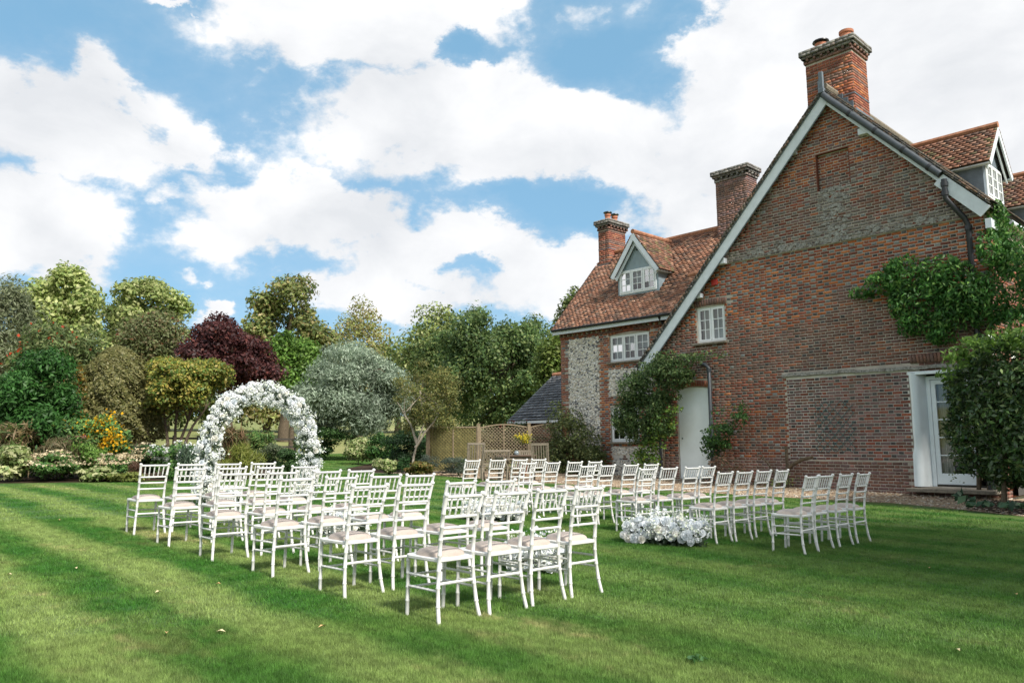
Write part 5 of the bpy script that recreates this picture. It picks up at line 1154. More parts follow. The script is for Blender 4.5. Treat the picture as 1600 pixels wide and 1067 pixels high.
for a_ in [
 ('variegated_shrub', 'low variegated shrub at the foot of the silver pear', 562, 36, 681, 708, 58, VARI, .13, 3600, 90, .6),
 ('shade_shrub', 'dark shrub added to stand for the shade under the silver pear', 500, 41, 664, 707, 100, DG, .14, 5000, 89, .5),  # dark foliage added in place of the shadow below the pear's crown
 ('box_hedge', 'dull olive hedge behind the lattice screen', 772, 32, 676, 740, 230, [(.14, .13, .05), (.11, .11, .04), (.17, .15, .07)], .11, 9000, 88, .6),
 ('yew_shrub', 'dark clipped yew shrub behind the apple tree', 628, 31.5, 672, 722, 84, [(.02, .05, .018), (.03, .07, .022)], .09, 9000, 91, .4),
 ('laurel_shrub', 'bright green laurel behind the dark yew shrub', 600, 35, 678, 712, 60, [(.06, .14, .03), (.04, .11, .025)], .12, 3200, 92, .5),
 ('geranium_plant', 'low pale leaved geranium at the bend of the path', 603, 27.0, 715, 743, 50, VARI, .09, 2600, 93, .7),
 ('box_ball', 'small dark clipped ball in the bed by the apple tree', 630, 26.6, 714, 740, 24, [(.025, .075, .02), (.035, .09, .025)], .045, 2000, 94, .6),
 ('heuchera_plant', 'low yellow green and amber leaves below the apple tree', 655, 26.0, 722, 744, 48, [(.18, .18, .04), (.24, .16, .05), (.12, .15, .04)], .08, 2200, 95, .7),
 ('lavender_bush', 'grey green lavender bush in front of the lattice', 706, 26.2, 712, 742, 60, [(.10, .13, .10), (.07, .10, .07), (.14, .17, .13)], .07, 3400, 96, .25),
 ('lavender_bush', 'smaller grey lavender beside the apple trunk', 672, 26.8, 706, 738, 36, [(.11, .14, .11), (.08, .11, .08)], .07, 2000, 97, .25),
 ('laurel_shrub', 'bright green laurel right of the dark yew shrub', 663, 32, 680, 722, 26, [(.04, .12, .03), (.06, .15, .035)], .10, 1800, 98, .5),
 ('seat_shrub', 'small bright leaved shrub beside the garden bench', 722, 26.6, 716, 742, 22, BG, .08, 1000, 99, .5),
 ]:
    shrub(a_[0], a_[1], a_[2], a_[3], a_[4], a_[5], a_[6], a_[7], a_[8], a_[9], a_[10], asp=a_[11], group=BQ, stems=False)

# climbers on the house: blobs (x, y, half width, half height) measured on the photo, hung in front of the wall plane Y
def climber(name, label, blobs, Y, pal, leaf, dens, seed, thick=.22, asp=.5, matn='leaf', stems=(), droop=.4, cat='climber'):
    r = np.random.default_rng(seed); Ps, T = [], []
    for b in blobs:
        bx, by, hw, hh = b[:4]; k_ = b[4] if len(b) > 4 else 1.0; Yb = b[5] if len(b) > 5 else Y
        p = onY(bx, by, Yb); sx = abs(onY(bx+hw, by, Yb)[0]-p[0]); sz = abs(onY(bx, by-hh, Yb)[2]-p[2]); n = int(dens*sx*sz*5.2*k_)
        q = r.normal(size=(n, 3)); q /= np.linalg.norm(q, axis=1)[:, None]; q[:, 1] = -np.abs(q[:, 1])
        nsub = max(3, int(sx*sz*9)); sc = r.uniform(-.8, .8, (nsub, 2)); ks = r.integers(0, nsub, n); rad = r.uniform(.15, 1, n)**.5; mixu = r.random(n)
        jx = np.where(mixu < .6, r.uniform(-1, 1, n), sc[ks, 0]+q[:, 0]*.38*rad); jz = np.where(mixu < .6, r.uniform(-1, 1, n), sc[ks, 1]+q[:, 2]*.38*rad)
        ok = jx**2+jz**2 < 1.15+.3*np.sin(jx*9+jz*7)
        P = np.stack([p[0]+jx*sx, Yb-.03-thick*(1-.6*np.clip(jx**2+jz**2, 0, 1))*r.random(n)*1.2-thick*.5*(np.abs(q[:, 1])*rad), p[2]+jz*sz], 1)[ok]
        Ps.append(P); T.append((r.uniform(.8, 1.2, nsub)[ks])[ok])
    P = np.concatenate(Ps); T = np.concatenate(T); P[:, 2] = np.maximum(P[:, 2], .05); b0 = P[P[:, 2].argmin()]
    root = thing(name, label, cat, (float(b0[0]), float(Y-.1), float(G(b0[0], Y))))
    out = np.tile(np.array((0, -.9, 0.1)), (len(P), 1)); m_ = leafset(P, leaf, pick(pal, len(P), r)*T[:, None], asp, droop, out, r); mesh_np('foliage', *m_[:2], MT[matn], root, m_[2])
    mb = MB()
    for st in stems:
        pts = [onY(a_, b_, Y-.06) for a_, b_ in st[1:]]; mb.tube(pts, [st[0]*(1-.6*i/(len(pts)-1)) for i in range(len(pts))], 7)
    if stems: mb.build('stem', MT['bark'], root, smooth=True)
    return root
WS = [(.055, .17, .03), (.08, .22, .04), (.045, .13, .028), (.15, .28, .06), (.035, .10, .022)]
climber('wisteria', 'large green wisteria spreading over the upper right of the gable',
 [(1350, 460, 18, 9), (1385, 445, 32, 20), (1420, 430, 36, 30), (1440, 470, 48, 34), (1475, 430, 40, 30), (1505, 455, 44, 44), (1450, 505, 34, 18), (1500, 495, 36, 22), (1425, 508, 20, 20), (1475, 525, 26, 14), (1412, 480, 20, 18, .7), (1545, 470, 36, 44), (1550, 390, 20, 30, 1, YG-.1), (1585, 440, 34, 60, 1.1, YG+.2), (1562, 345, 18, 30, 1.3, YG+.4), (1578, 385, 22, 40, 1.2, YG+.5), (1620, 430, 30, 80, 1, YG-.1), (1600, 510, 40, 30)],
 YG-.05, WS, .12, 1000, 110, thick=.38, asp=.34, stems=[(.05, (1530, 800), (1528, 620), (1520, 520), (1470, 470), (1400, 450)), (.04, (1545, 800), (1546, 500), (1560, 380)), (.018, (1470, 470), (1430, 462), (1380, 458), (1335, 462)), (.015, (1450, 500), (1420, 490), (1395, 470)), (.014, (1500, 440), (1450, 412), (1400, 425))], droop=.7)
climber('yellow_climber', 'bright yellow green climber lying over the top of the hedge',
 [(1500, 560, 24, 18), (1530, 543, 30, 18), (1570, 532, 36, 16), (1600, 530, 30, 18), (1485, 585, 14, 10)], 17.3, [(.11, .21, .03), (.15, .25, .045), (.08, .16, .025)], .12, 520, 111, thick=.4, asp=.4)
climber('rose_climber', 'dark bushy climbing rose between the wing window and the white door',
 [(1035, 598, 40, 34), (1000, 612, 26, 30), (985, 650, 16, 30), (1010, 655, 30, 40), (1040, 650, 22, 36), (1062, 585, 30, 22), (1085, 563, 24, 10, .5), (1115, 556, 30, 8, .25), (1050, 560, 26, 12, .6), (1078, 596, 10, 8, .6)],
 YG-.25, [(.065, .12, .035), (.09, .155, .05), (.05, .09, .03), (.14, .19, .065)], .08, 1500, 112, thick=.5, asp=.5, stems=[(.03, (1036, 745), (1038, 680), (1030, 610)), (.02, (1038, 700), (1045, 640), (1060, 600))])
climber('green_vine', 'light green vine trailing down beside the black downpipe',
 [(1040, 655, 22, 18), (1030, 680, 16, 24), (1020, 700, 14, 18), (1005, 718, 14, 18), (1025, 715, 12, 14), (1058, 640, 18, 7, .8), (1015, 735, 16, 10)],
 YG-.4, [(.10, .19, .03), (.14, .24, .04), (.07, .14, .025), (.2, .25, .05)], .085, 520, 113, thick=.3, asp=.7)
climber('jasmine_climber', 'green climber leaning on the wall right of the white door',
 [(1128, 683, 22, 20), (1120, 700, 14, 18), (1148, 668, 18, 10), (1165, 652, 12, 10, .8), (1172, 640, 8, 14, .6), (1145, 650, 30, 20, .12)],
 YG-.15, [(.04, .10, .025), (.06, .13, .03), (.03, .07, .02)], .085, 950, 114, thick=.45, asp=.5, stems=[(.02, (1125, 760), (1128, 720), (1140, 680), (1165, 650))])
climber('hydrangea_bush', 'browned shrub at the foot of the wall right of the white door',
 [(1140, 730, 26, 22), (1125, 748, 20, 12), (1165, 745, 18, 14, .6), (1190, 750, 20, 8, .5)],
 YG-.35, [(.09, .055, .035), (.13, .08, .05), (.05, .06, .03), (.2, .12, .08)], .08, 420, 115, thick=.4)
climber('honeysuckle_climber', 'dark tangled climber at the left end of the wing wall',
 [(880, 655, 12, 30, .6), (900, 680, 26, 30, .8), (925, 690, 22, 26), (890, 710, 30, 30), (935, 720, 22, 24), (870, 720, 22, 26), (905, 735, 40, 16), (952, 742, 12, 10), (905, 655, 18, 18, .7)],
 YW-.1, [(.08, .11, .035), (.11, .14, .045), (.06, .085, .03), (.15, .17, .06)], .10, 640, 116, thick=.6, stems=[(.03, (905, 745), (900, 700), (885, 640)), (.025, (915, 745), (930, 690))])
climber('wall_shrub', 'low leafy plants along the foot of the gable wall',
 [(1215, 752, 26, 8, .6), (1240, 748, 16, 10, .5), (1500, 745, 12, 10, .5)], YG-.3, OL, .06, 420, 117, thick=.3)
# bare wisteria trunk and old post by the wall
vt = thing('bare_vine_trunk', 'bare dark bent vine trunk arching up the wall behind the chairs', 'vine', tuple(onY(1215, 762, YG-.35)*np.array((1, 1, 0))))
mb = MB(); pts = [onY(a_, b_, YG-.3) for a_, b_ in ((1213, 764), (1217, 752), (1224, 740), (1236, 727), (1252, 718), (1270, 714))]; mb.tube(pts, [.085, .075, .065, .055, .05, .045], 8); mb.build('trunk', MT['bark'], vt, smooth=True)
mb = MB(); pts = [onY(a_, b_, YG-.2) for a_, b_ in ((1215, 755), (1208, 735), (1195, 718), (1180, 710))]; mb.tube(pts, [.03, .025, .02, .012], 6); mb.tube([onY(1195, 718, YG-.2), onY(1185, 700, YG-.15)], [.018, .008], 5); mb.build('branch', MT['bark'], vt, smooth=True)
wp = thing('wooden_stake', 'upright grey wooden stake beside the bent vine trunk', 'stake', tuple(onY(1228, 765, YG-.18)*np.array((1, 1, 0))))
mb = MB(); p = onY(1228, 697, YG-.18); mb.tube([(p[0]-.02, p[1], .0), (p[0]+.01, p[1], .5), (p[0], p[1], p[2])], [.045, .04, .038], 8); mb.build('pole', MT['bark'], wp, smooth=True)
# big clipped laurel/bay at the right
def hedge_crown(r):
    n = 36000; c = np.array((-3.72, 18.0, 1.85)); R = np.array((1.72, 1.1, 1.5))
    q = r.normal(size=(n, 3)); q /= np.linalg.norm(q, axis=1)[:, None]; p4 = (np.abs(q)**2.35).sum(1)**(-1/2.35)
    rad = np.where(r.random(n) < .4, r.uniform(.4, .95, n), r.uniform(.93, 1.05, n)); bump = 1+.06*np.sin(q[:, 0]*9+q[:, 2]*7)+.05*np.sin(q[:, 1]*11+q[:, 2]*13)+.03*np.sin(q[:, 0]*23)
    P = c+q*(p4*rad*bump)[:, None]*R; P[:, 2] -= .0; return P, q, .85+.3*r.random(n), c+r.normal(size=(6, 3))*R*.4
hb = tree('bay_hedge', 'big dark glossy clipped bay hedge hiding the garden door', (-3.7, 18.0, float(G(-3.7, 18.0))), (-3.72, 18.0, 1.85), (1.72, 1.1, 1.5), [(.045, .09, .03), (.06, .12, .035), (.08, .14, .045), (.13, .18, .06), (.035, .07, .025)], .115, 26000, seed=120, matn='leaf_gloss', cat='hedge', asp=.42, limbs=6, trunk=.05,
   trunks=[[(-4.6+k*.55, 17.7+.2*(k % 2), -.1), (-4.55+k*.55, 17.8, .7), (-4.4+k*.5, 18, 1.8)] for k in range(4)], crown=hedge_crown, outw=.6)
climber('hosta_plants', 'broad leaved hostas under the bay hedge', [(1530, 788, 20, 8), (1565, 795, 26, 9), (1595, 800, 20, 8), (1510, 775, 12, 8)], 17.2, [(.05, .10, .06), (.07, .13, .08), (.04, .08, .04)], .2, 160, 121, thick=.3, asp=.6, cat='plant')

# ------------------------------------------------------------------ chairs
CHW = MT['chair']
def ringed(mb, P, r0, rings, n=8):
    """a turned bamboo-like rod: path P, rings at fractions of its length"""
    P = [np.array(p, float) for p in P]; seg = [np.linalg.norm(P[i+1]-P[i]) for i in range(len(P)-1)]; L = sum(seg)
    def at(t):
        d = t*L
        for i, s_ in enumerate(seg):
            if d <= s_ or i == len(seg)-1: return P[i]+(P[i+1]-P[i])*(d/s_)
            d -= s_
    cum = np.cumsum([0]+seg)/L; ts = [(float(c), 1.0) for c in cum]
    for q in rings:
        e = .0055/L; ts = [t for t in ts if abs(t[0]-q) > 2.5*e]; ts += [(q-e*1.6, 1.0), (q-e*.6, 1.2), (q+e*.6, 1.2), (q+e*1.6, 1.0)]
    ts = sorted(ts); mb.tube([at(min(max(t, 0), 1)) for t, _ in ts], [r0*k for _, k in ts], n)
def make_chair():
    # local frame: the sitter looks towards -x, origin on the ground under the middle of the rear feet
    root = thing('banquet_chair', 'x', 'chair', (0, 0, 0))
    def part(name, mb, m=CHW): return mb.build(name, m, root, smooth=True, world=False)
    for s in (-1, 1):
        mb = MB(); pts = [(.0, s*.193, 0), (-.026, s*.183, .10), (-.046, s*.172, .24), (-.054, s*.163, .36), (-.052, s*.160, .47), (-.042, s*.161, .60), (-.012, s*.167, .76), (.030, s*.175, .905)]
        ringed(mb, pts, .0148, [.13, .27, .40, .52, .64, .745, .85]); mb.tube([(.030, s*.175, .903), (.032, s*.175, .914), (.034, s*.175, .924)], [.019, .020, .010], 8); part('rear_leg', mb)
        mb = MB(); ringed(mb, [(-.405, s*.172, 0), (-.402, s*.176, .428)], .0148, [.25, .48, .72, .93]); part('front_leg', mb)
        for z, o_ in ((.215, 0), (.305, 1)):
            mb = MB(); xr_ = -.042 if not o_ else -.050; ringed(mb, [(-.403, s*.174, z), (xr_, s*.171, z+.005)], .0095, [.17, .34, .5, .66, .83], 6); part('stretcher', mb)
    for z in (.20, .29):
        mb = MB(); ringed(mb, [(-.403, -.172, z), (-.403, .172, z)], .0095, [.2, .4, .6, .8], 6); part('stretcher', mb)
    mb = MB(); ringed(mb, [(-.047, -.170, .27), (-.047, .170, .27)], .0115, [], 6); part('stretcher', mb)
    # seat frame with rounded front corners
    mb = MB(); out = [(-.045, -.165), (-.045, .165), (-.20, .192), (-.37, .205), (-.41, .19), (-.425, .15), (-.425, -.15), (-.41, -.19), (-.37, -.205), (-.20, -.192)]
    mb.prism([(p[0], p[1]) for p in out], 2, .420, .449); o = mb.build('seat', CHW, root, world=False, bevel=.006)
    # cushion: domed pad
    nr_, na = 7, 20; V = []; F = []
    for i in range(nr_+1):
        t = i/nr_
        for k in range(na):
            a_ = 2*math.pi*k/na; ca, sa = math.cos(a_), math.sin(a_); m_ = (abs(ca)**2.6+abs(sa)**2.6)**(-1/2.6); rad = math.sin(t*math.pi/2)*1.0; h = math.cos(t*math.pi/2)**.78
            V.append((-.235+ca*m_*rad*.168, sa*m_*rad*(.172+.012*(-ca)), .449+.056*h))
    F = [(i*na+k, i*na+(k+1) % na, (i+1)*na+(k+1) % na, (i+1)*na+k) for i in range(nr_) for k in range(na)]
    mb = MB(); mb.add(V, F); part('cushion', mb, MT['cushion'])
    def px_(z): return np.interp(z, [.47, .60, .76, .905], [-.052, -.042, -.012, .030]), np.interp(z, [.47, .60, .76, .905], [.160, .161, .167, .175])
    for z, rr_ in ((.892, .0125), (.742, .0105), (.665, .0105), (.588, .0105)):
        x, y = px_(z); mb = MB(); ringed(mb, [(x, -y, z), (x, y, z)], rr_, [.5] if z > .8 else [], 8); part('back_rail', mb)
    for k in range(5):
        t = (k+1)/6; x0, y0 = px_(.745); x1, y1 = px_(.89); mb = MB(); ringed(mb, [(x0, -y0+2*y0*t, .745), (x1, -y1+2*y1*t, .888)], .0075, [.33, .66], 6); part('spindle', mb)
    return root
def copy_thing(o):
    c = o.copy(); COL.objects.link(c)
    for ch in o.children:
        d = ch.copy(); COL.objects.link(d); d.parent = c; d.matrix_parent_inverse = Matrix.Identity(4)
        for g in ch.children: e = g.copy(); COL.objects.link(e); e.parent = d; e.matrix_parent_inverse = Matrix.Identity(4)
    return c
proto = make_chair(); used = False
# measured feet: (x of the rear feet, y of the chair's middle)
LEFT = [('rearmost row', -4.50, (3.74, 4.21, 4.68, 5.16)), ('second row from back', -5.70, (3.70, 4.20, 4.72, 5.21)), ('third row from back', -6.96, (3.69, 4.19, 4.74, 5.18)),
        ('third row from front', -8.14, (3.63, 4.17, 4.72, 5.18)), ('second row from front', -9.47, (3.66, 4.17, 4.66, 5.14)), ('front row by the arch', -10.75, (3.69, 4.17, 4.67, 5.19))]
RIGHT = [('rearmost row', -4.43, (9.12, 9.58, 10.09, 10.63)), ('second row from back', -5.53, (9.06, 9.50, 10.07, 10.52)), ('third row from back', -6.80, (9.09, 9.62, 10.18, 10.64)),
         ('third row from front', -7.92, (9.09, 9.57, 10.16, 10.70)), ('second row from front', -9.24, (9.09, 9.70, 10.27, 10.78)), ('front row by the table', -10.62, (9.09, 9.70, 10.24, 10.76))]
SEATL = ['outer left seat', 'second seat from the left', 'third seat from the left', 'aisle seat']; SEATR = ['aisle seat', 'second seat from the aisle', 'third seat from the aisle', 'outer right seat']
rc = random.Random(11)
for blk, rows, seats in (('left', LEFT, SEATL), ('right', RIGHT, SEATR)):
    for rn, X, ys in rows:
        for k, y in enumerate(ys):
            c = proto if not used else copy_thing(proto); used = True
            x = X+rc.uniform(-.02, .02); c.location = (x, y, float(G(x-.2, y))-.004)
            c.rotation_euler = (math.atan(GB), -math.atan(GA), math.radians(rc.uniform(-4, 4)))
            c['label'] = 'white chair: %s, %s, %s block' % (seats[k], rn, blk)
            c['group'] = 'white chairs set in rows on the lawn'

# ------------------------------------------------------------------ flowers
def rose_mesh(seed, R=.06):
    r = np.random.default_rng(seed); V, F, C_ = [], [], []; b = 0; t0 = np.array([(.86, .88, .90), (.90, .90, .89), (.84, .87, .90), (.92, .90, .85)][seed % 4])
    for ring, (n, rad, tilt, h) in enumerate([(3, .25, .15, .75), (4, .45, .4, .62), (5, .72, .8, .42), (6, 1.0, 1.25, .2)]):
        for k in range(n):
            a_ = 2*math.pi*(k+.5*ring)/n+r.uniform(-.2, .2); d = np.array((math.cos(a_), math.sin(a_), 0)); s = np.array((-d[1], d[0], 0)); w = .62*rad+.22
            base = d*rad*.35; mid = d*rad*.8+np.array((0, 0, h*.55)); tip = d*(rad*(.7+.35*math.sin(tilt)))+np.array((0, 0, h+.25*math.cos(tilt)))
            pts = [base-s*w*.3, base+s*w*.3, mid-s*w*.75+d*-.12*rad, mid+d*.12, mid+s*w*.75+d*-.12*rad, tip-s*w*.45, tip+np.array((0, 0, .04)), tip+s*w*.45]
            V += [p*R*(1+r.uniform(-.06, .06)) for p in pts]; F += [(b, b+1, b+3, b+2), (b+1, b+4, b+3, b+3), (b+2, b+3, b+6, b+5), (b+3, b+4, b+7, b+6)]; C_ += [t0*r.uniform(.94, 1.04)]*8; b += 8
    F = [f if f[2] != f[3] else f[:3] for f in F]
    return V, F, C_
def hydrangea_mesh(seed, R=.075):
    r = np.random.default_rng(seed); V, F, C_ = [], [], []; b = 0
    n = 34
    for i in range(n):
        z = 1-1.5*(i+.5)/n; a_ = i*2.39996; q = np.array((math.sqrt(1-z*z)*math.cos(a_), math.sqrt(1-z*z)*math.sin(a_), z)); u = np.cross(q, (.3, .2, 1)); u /= np.linalg.norm(u); v = np.cross(q, u)
        t = r.uniform(0, 1.5); c0 = np.array([(.86, .88, .92), (.90, .90, .90), (.87, .88, .84)][r.integers(0, 3)])*r.uniform(.9, 1.03); p0 = q*R*r.uniform(.85, 1.05)
        for k in range(4):
            w = math.cos(t+k*math.pi/2)*u+math.sin(t+k*math.pi/2)*v; s = np.cross(q, w); L = R*.30
            V += [p0-q*.004, p0+w*L*.6+s*L*.5+q*.004, p0+w*L*1.1+q*.008, p0+w*L*.6-s*L*.5+q*.004]; F.append((b, b+1, b+2, b+3)); C_ += [c0]*4; b += 4
    return V, F, C_
FM = []; FR = []
def flower_data(kind, seed):
    V, F, C_ = (rose_mesh if kind == 'rose' else hydrangea_mesh)(seed); me = bpy.data.meshes.new('flower_head'); me.from_pydata([tuple(p) for p in V], [], F)
    at = me.color_attributes.new('col', 'FLOAT_COLOR', 'POINT'); c4 = np.ones((len(V), 4), np.float32); c4[:, :3] = C_; at.data.foreach_set('color', c4.ravel())
    me.materials.append(MT['petal']); FM.append((kind, me))
    if kind == 'rose': FR.append((kind, me))
for k in range(4): flower_data('rose', k)
for k in range(3): flower_data('hydrangea', 20+k)
def put_flower(root, p, out, s, r, pool=None):
    pool = pool or FM; k = int(r.integers(0, len(pool))); kind, me = pool[k]; o = bpy.data.objects.new('rose_bloom' if kind == 'rose' else 'hydrangea_bloom', me); link(o, root)
    q = Vector(out).to_track_quat('Z', 'Y'); o.rotation_mode = 'QUATERNION'; o.rotation_quaternion = q @ Vector((0, 0, 1)).rotation_difference(Vector((0, 0, 1)))
    o.location = Vector(p)-Vector(origin(root)); o.scale = (s, s, s); return o
def floral(root, path_pts, rad, nbig, nsmall, nleaf, r, low=False, fluff=.0):
    """dress a curve with blooms: big heads as objects, sprays and leaves joined"""
    path = [np.array(p, float) for p in path_pts]; seg = np.array([np.linalg.norm(path[i+1]-path[i]) for i in range(len(path)-1)]); cum = np.concatenate([[0], np.cumsum(seg)])
    def at(t):
        d = t*cum[-1]; i = min(np.searchsorted(cum, d, 'right')-1, len(seg)-1); f = (d-cum[i])/seg[i]; return path[i]*(1-f)+path[i+1]*f, (path[i+1]-path[i])/seg[i], i+f
    pts = []
    tries = 0; placed = []
    while len(placed) < nbig and tries < nbig*40:
        tries += 1; t = r.random(); p, d, i = at(t); R_ = rad(t); q = r.normal(size=3); q -= d*(q@d); q /= np.linalg.norm(q)+1e-9
        if low and q[2] < -.15: q[2] = abs(q[2]); q /= np.linalg.norm(q)
        pos = p+q*R_*r.uniform(.78, 1.06); s = r.uniform(.6, 1.15) if not low else r.uniform(.75, 1.3)
        if any(np.linalg.norm(pos-a_) < .052*(s+b_)*.82 for a_, b_ in placed): continue
        if low: pos[2] = max(pos[2], float(G(pos[0], pos[1]))+.05)
        placed.append((pos, s)); put_flower(root, pos, q*.8+r.normal(size=3)*.25, s, r, (FR+FM[:1]) if low else None)
    P, Q = [], []
    for _ in range(nleaf):
        t = r.random(); p, d, i = at(t); q = r.normal(size=3); q -= d*(q@d); q /= np.linalg.norm(q)+1e-9; P.append(p+q*rad(t)*r.uniform(.3, .98)); Q.append(q)
    P = np.array(P); Q = np.array(Q)
    if low: P[:, 2] = np.maximum(P[:, 2], G(P[:, 0], P[:, 1])+.02)
    m_ = leafset(P, .07, pick([(.07, .11, .06), (.10, .14, .08), (.05, .08, .04), (.14, .18, .13)], len(P), r), .5, 0, Q, r); mesh_np('greenery', *m_[:2], MT['leaf'], root, m_[2])
    SP = []
    for _ in range(nsmall):
        t = r.random(); p, d, i = at(t); q = r.normal(size=3); q -= d*(q@d); q /= np.linalg.norm(q)+1e-9
        if low: q[2] = abs(q[2])
        c0 = p+q*rad(t)*r.uniform(.8, 1.2+fluff*r.random()); m2 = 9
        Z = c0+r.normal(size=(m2, 3))*.035; 
        if low: Z[:, 2] = np.maximum(Z[:, 2], G(Z[:, 0], Z[:, 1])+.02)
        SP.append(leafset(Z, .038, pick([(.84, .85, .82), (.80, .83, .84), (.72, .76, .60)], m2, r, .06), .8, 0, None, r))
    V, F, c4 = merge(SP); tag(mesh_np('small_blossom', V, F, MT['petal'], root, c4), kind='stuff')
r2 = np.random.default_rng(77)
AX = -14.6; az0 = float(G(AX, 7.05))
arch = thing('flower_arch', 'tall round arch covered in white roses and hydrangeas at the head of the aisle', 'flower arch', (AX, 7.05, az0))
ap = [(AX, 6.13, az0)]+[(AX, 6.0-.05*math.sin(math.pi*t), az0+.25+.95*t) for t in (0, .33, .66)]
for k in range(0, 25):
    a_ = math.pi*(1-k/24); ap.append((AX, 7.045+1.02*math.cos(a_), az0+1.12+1.0*math.sin(a_)))
ap += [(AX, 8.09+.05*math.sin(math.pi*t), az0+.25+.95*t) for t in (.66, .33, 0)]+[(AX, 7.98, az0)]
mb = MB(); mb.tube([np.array(p)+np.array((.05, 0, 0)) for p in ap], .014, 6); mb.tube([np.array(p)-np.array((.05, 0, 0)) for p in ap], .014, 6)
for k in range(2, len(ap)-2, 3): mb.tube([np.array(ap[k])+np.array((.05, 0, 0)), np.array(ap[k])-np.array((.05, 0, 0))], .01, 5)
mb.build('arch_frame', MT['white'], arch, smooth=True)
floral(arch, ap, lambda t: .185-.05*sstep(.12, .0, t)-.04*sstep(.90, 1.0, t)+.03*math.sin(t*40), 300, 560, 2800, r2, fluff=.35)
def cluster(label, ax_, ay_, bx_, by_, wpx, h, n, seed):
    r = np.random.default_rng(seed); z0 = float(G((ax_+bx_)/2, (ay_+by_)/2)); root = thing('floor_flower_arrangement', label, 'flowers', ((ax_+bx_)/2, (ay_+by_)/2, z0), group='white flower arrangements along the aisle')
    P = [(ax_+(bx_-ax_)*t, ay_+(by_-ay_)*t, z0+h*.45) for t in (0, .5, 1)]
    floral(root, P, lambda t: wpx*(1-.25*abs(2*t-1))*r.uniform(.75, 1.2), n, int(n*1.7), n*16, r, low=True, fluff=.8); return root
cluster('low bank of white roses at the aisle end of the right block', -6.45, 8.2, -5.5, 8.52, .20, .22, 90, 81)
cluster('low white flower bank half way up the aisle on the right side', -9.75, 8.2, -8.9, 8.66, .19, .22, 75, 82)
cluster('low white flower bank beside the last aisle chairs of the left block', -5.95, 5.62, -5.4, 5.82, .18, .2, 66, 83)
cluster('low white flower bank on the left side of the aisle near the arch', -9.6, 5.60, -9.0, 5.80, .18, .2, 66, 84)
cluster('white flower bank at the left foot of the arch', -14.35, 6.02, -14.0, 6.35, .17, .2, 44, 85)

# ------------------------------------------------------------------ garden furniture
def slat_back(mb, x0, x1, y, z0, z1, n): pass
def garden_chair(label, loc, rz, w=.58, seat_h=.42, back_h=.98, arms=False, cat='chair', name='teak_chair', group=None, nslat=7):
    root = thing(name, label, cat, loc, rz, group)
    def P(nm, mb): return mb.build(nm, MT['teak'], root, world=False, bevel=.003)
    lean = .14
    for s in (0, 1):
        x = s*(w-.05)-w/2+.025
        mb = MB(); mb.bar((x, .24, 0), (x, .20, seat_h), .05, .045, (0, 1, 0)); mb.bar((x, .20, seat_h), (x, .20+lean, back_h), .05, .045, (0, 1, 0)); P('rear_leg', mb)
        mb = MB(); mb.bar((x, -.24, 0), (x, -.24, .64 if arms else seat_h), .05, .045, (0, 1, 0)); P('front_leg', mb)
        if arms: mb = MB(); mb.bar((x, -.30, .655), (x, .24, .655), .06, .028); P('arm', mb)
    ns = 6
    for k in range(ns): y = -.24+k*.088; mb = MB(); mb.box((-w/2, y-.034, seat_h), (w/2, y+.034, seat_h+.02)); P('seat_slat', mb)
    mb = MB(); mb.bar((-w/2, .20+lean, back_h-.03), (w/2, .20+lean, back_h-.03), .03, .07); P('top_rail', mb)
    mb = MB(); mb.bar((-w/2+.03, .21, seat_h+.08), (w/2-.03, .21, seat_h+.08), .03, .05); P('lower_rail', mb)
    for k in range(nslat):
        x = -w/2+.08+(w-.16)*k/(nslat-1); mb = MB(); mb.bar((x, .215, seat_h+.1), (x, .20+lean, back_h-.06), .036, .014, (0, 1, 0)); P('back_slat', mb)
    return root
def g_at(px, py, D):
    p = atD(px, py, D); return (float(p[0]), float(p[1]), float(G(p[0], p[1]))+.004)
vd = math.atan2(CF[1], CF[0])
garden_chair('tall-backed teak garden chair left of the teak bench', g_at(741, 740, 24.6), vd-math.pi/2+.25+math.pi, w=.56, back_h=1.12, nslat=6)
garden_chair('teak garden bench seen from behind, left of the table', g_at(768, 742, 24.0), vd-math.pi/2+.55+math.pi, w=.95, back_h=.92, name='teak_bench', cat='bench', nslat=11)
garden_chair('teak armchair standing in front of the table', g_at(796, 745, 23.6), vd+.5, w=.56, arms=True, back_h=.72)
garden_chair('tall-backed teak garden chair at the right end of the table', g_at(846, 745, 24.0), vd-math.pi/2-.15+math.pi, w=.54, back_h=1.14, nslat=6)
garden_chair('small slatted teak chair tucked behind the table', g_at(822, 735, 26.2), vd-math.pi/2, w=.5, back_h=.85, nslat=6)
tb = thing('garden_table', 'brown teak garden table between the garden chairs', 'table', g_at(808, 740, 25.0), vd-math.pi/2-.12)
mb = MB(); mb.box((-.62, -.42, .71), (.62, .42, .745)); mb.build('tabletop', mat('table_wood', (.12, .075, .05), .5, nscale=8, namt=.3), tb, world=False, bevel=.006)
mb = MB(); mb.box((-.56, -.36, .63), (.56, .36, .705)); mb.build('apron', MT['teak'], tb, world=False)
for sx in (-1, 1):
    for sy_ in (-1, 1): mb = MB(); mb.box((sx*.52-.035, sy_*.33-.035, 0), (sx*.52+.035, sy_*.33+.035, .63)); mb.build('leg', MT['teak'], tb, world=False)
bp_ = g_at(808, 740, 25.0); bw = thing('glass_jar', 'small pale glass jar on the garden table', 'jar', (bp_[0]-.02, bp_[1], bp_[2]+.745))
mb = MB(); mb.tube([(0, 0, 0), (0, 0, .03), (0, 0, .1), (0, 0, .13), (0, 0, .15)], [.05, .075, .08, .05, .055], 12); mb.build('vessel', MT['mirror'], bw, smooth=True, world=False)

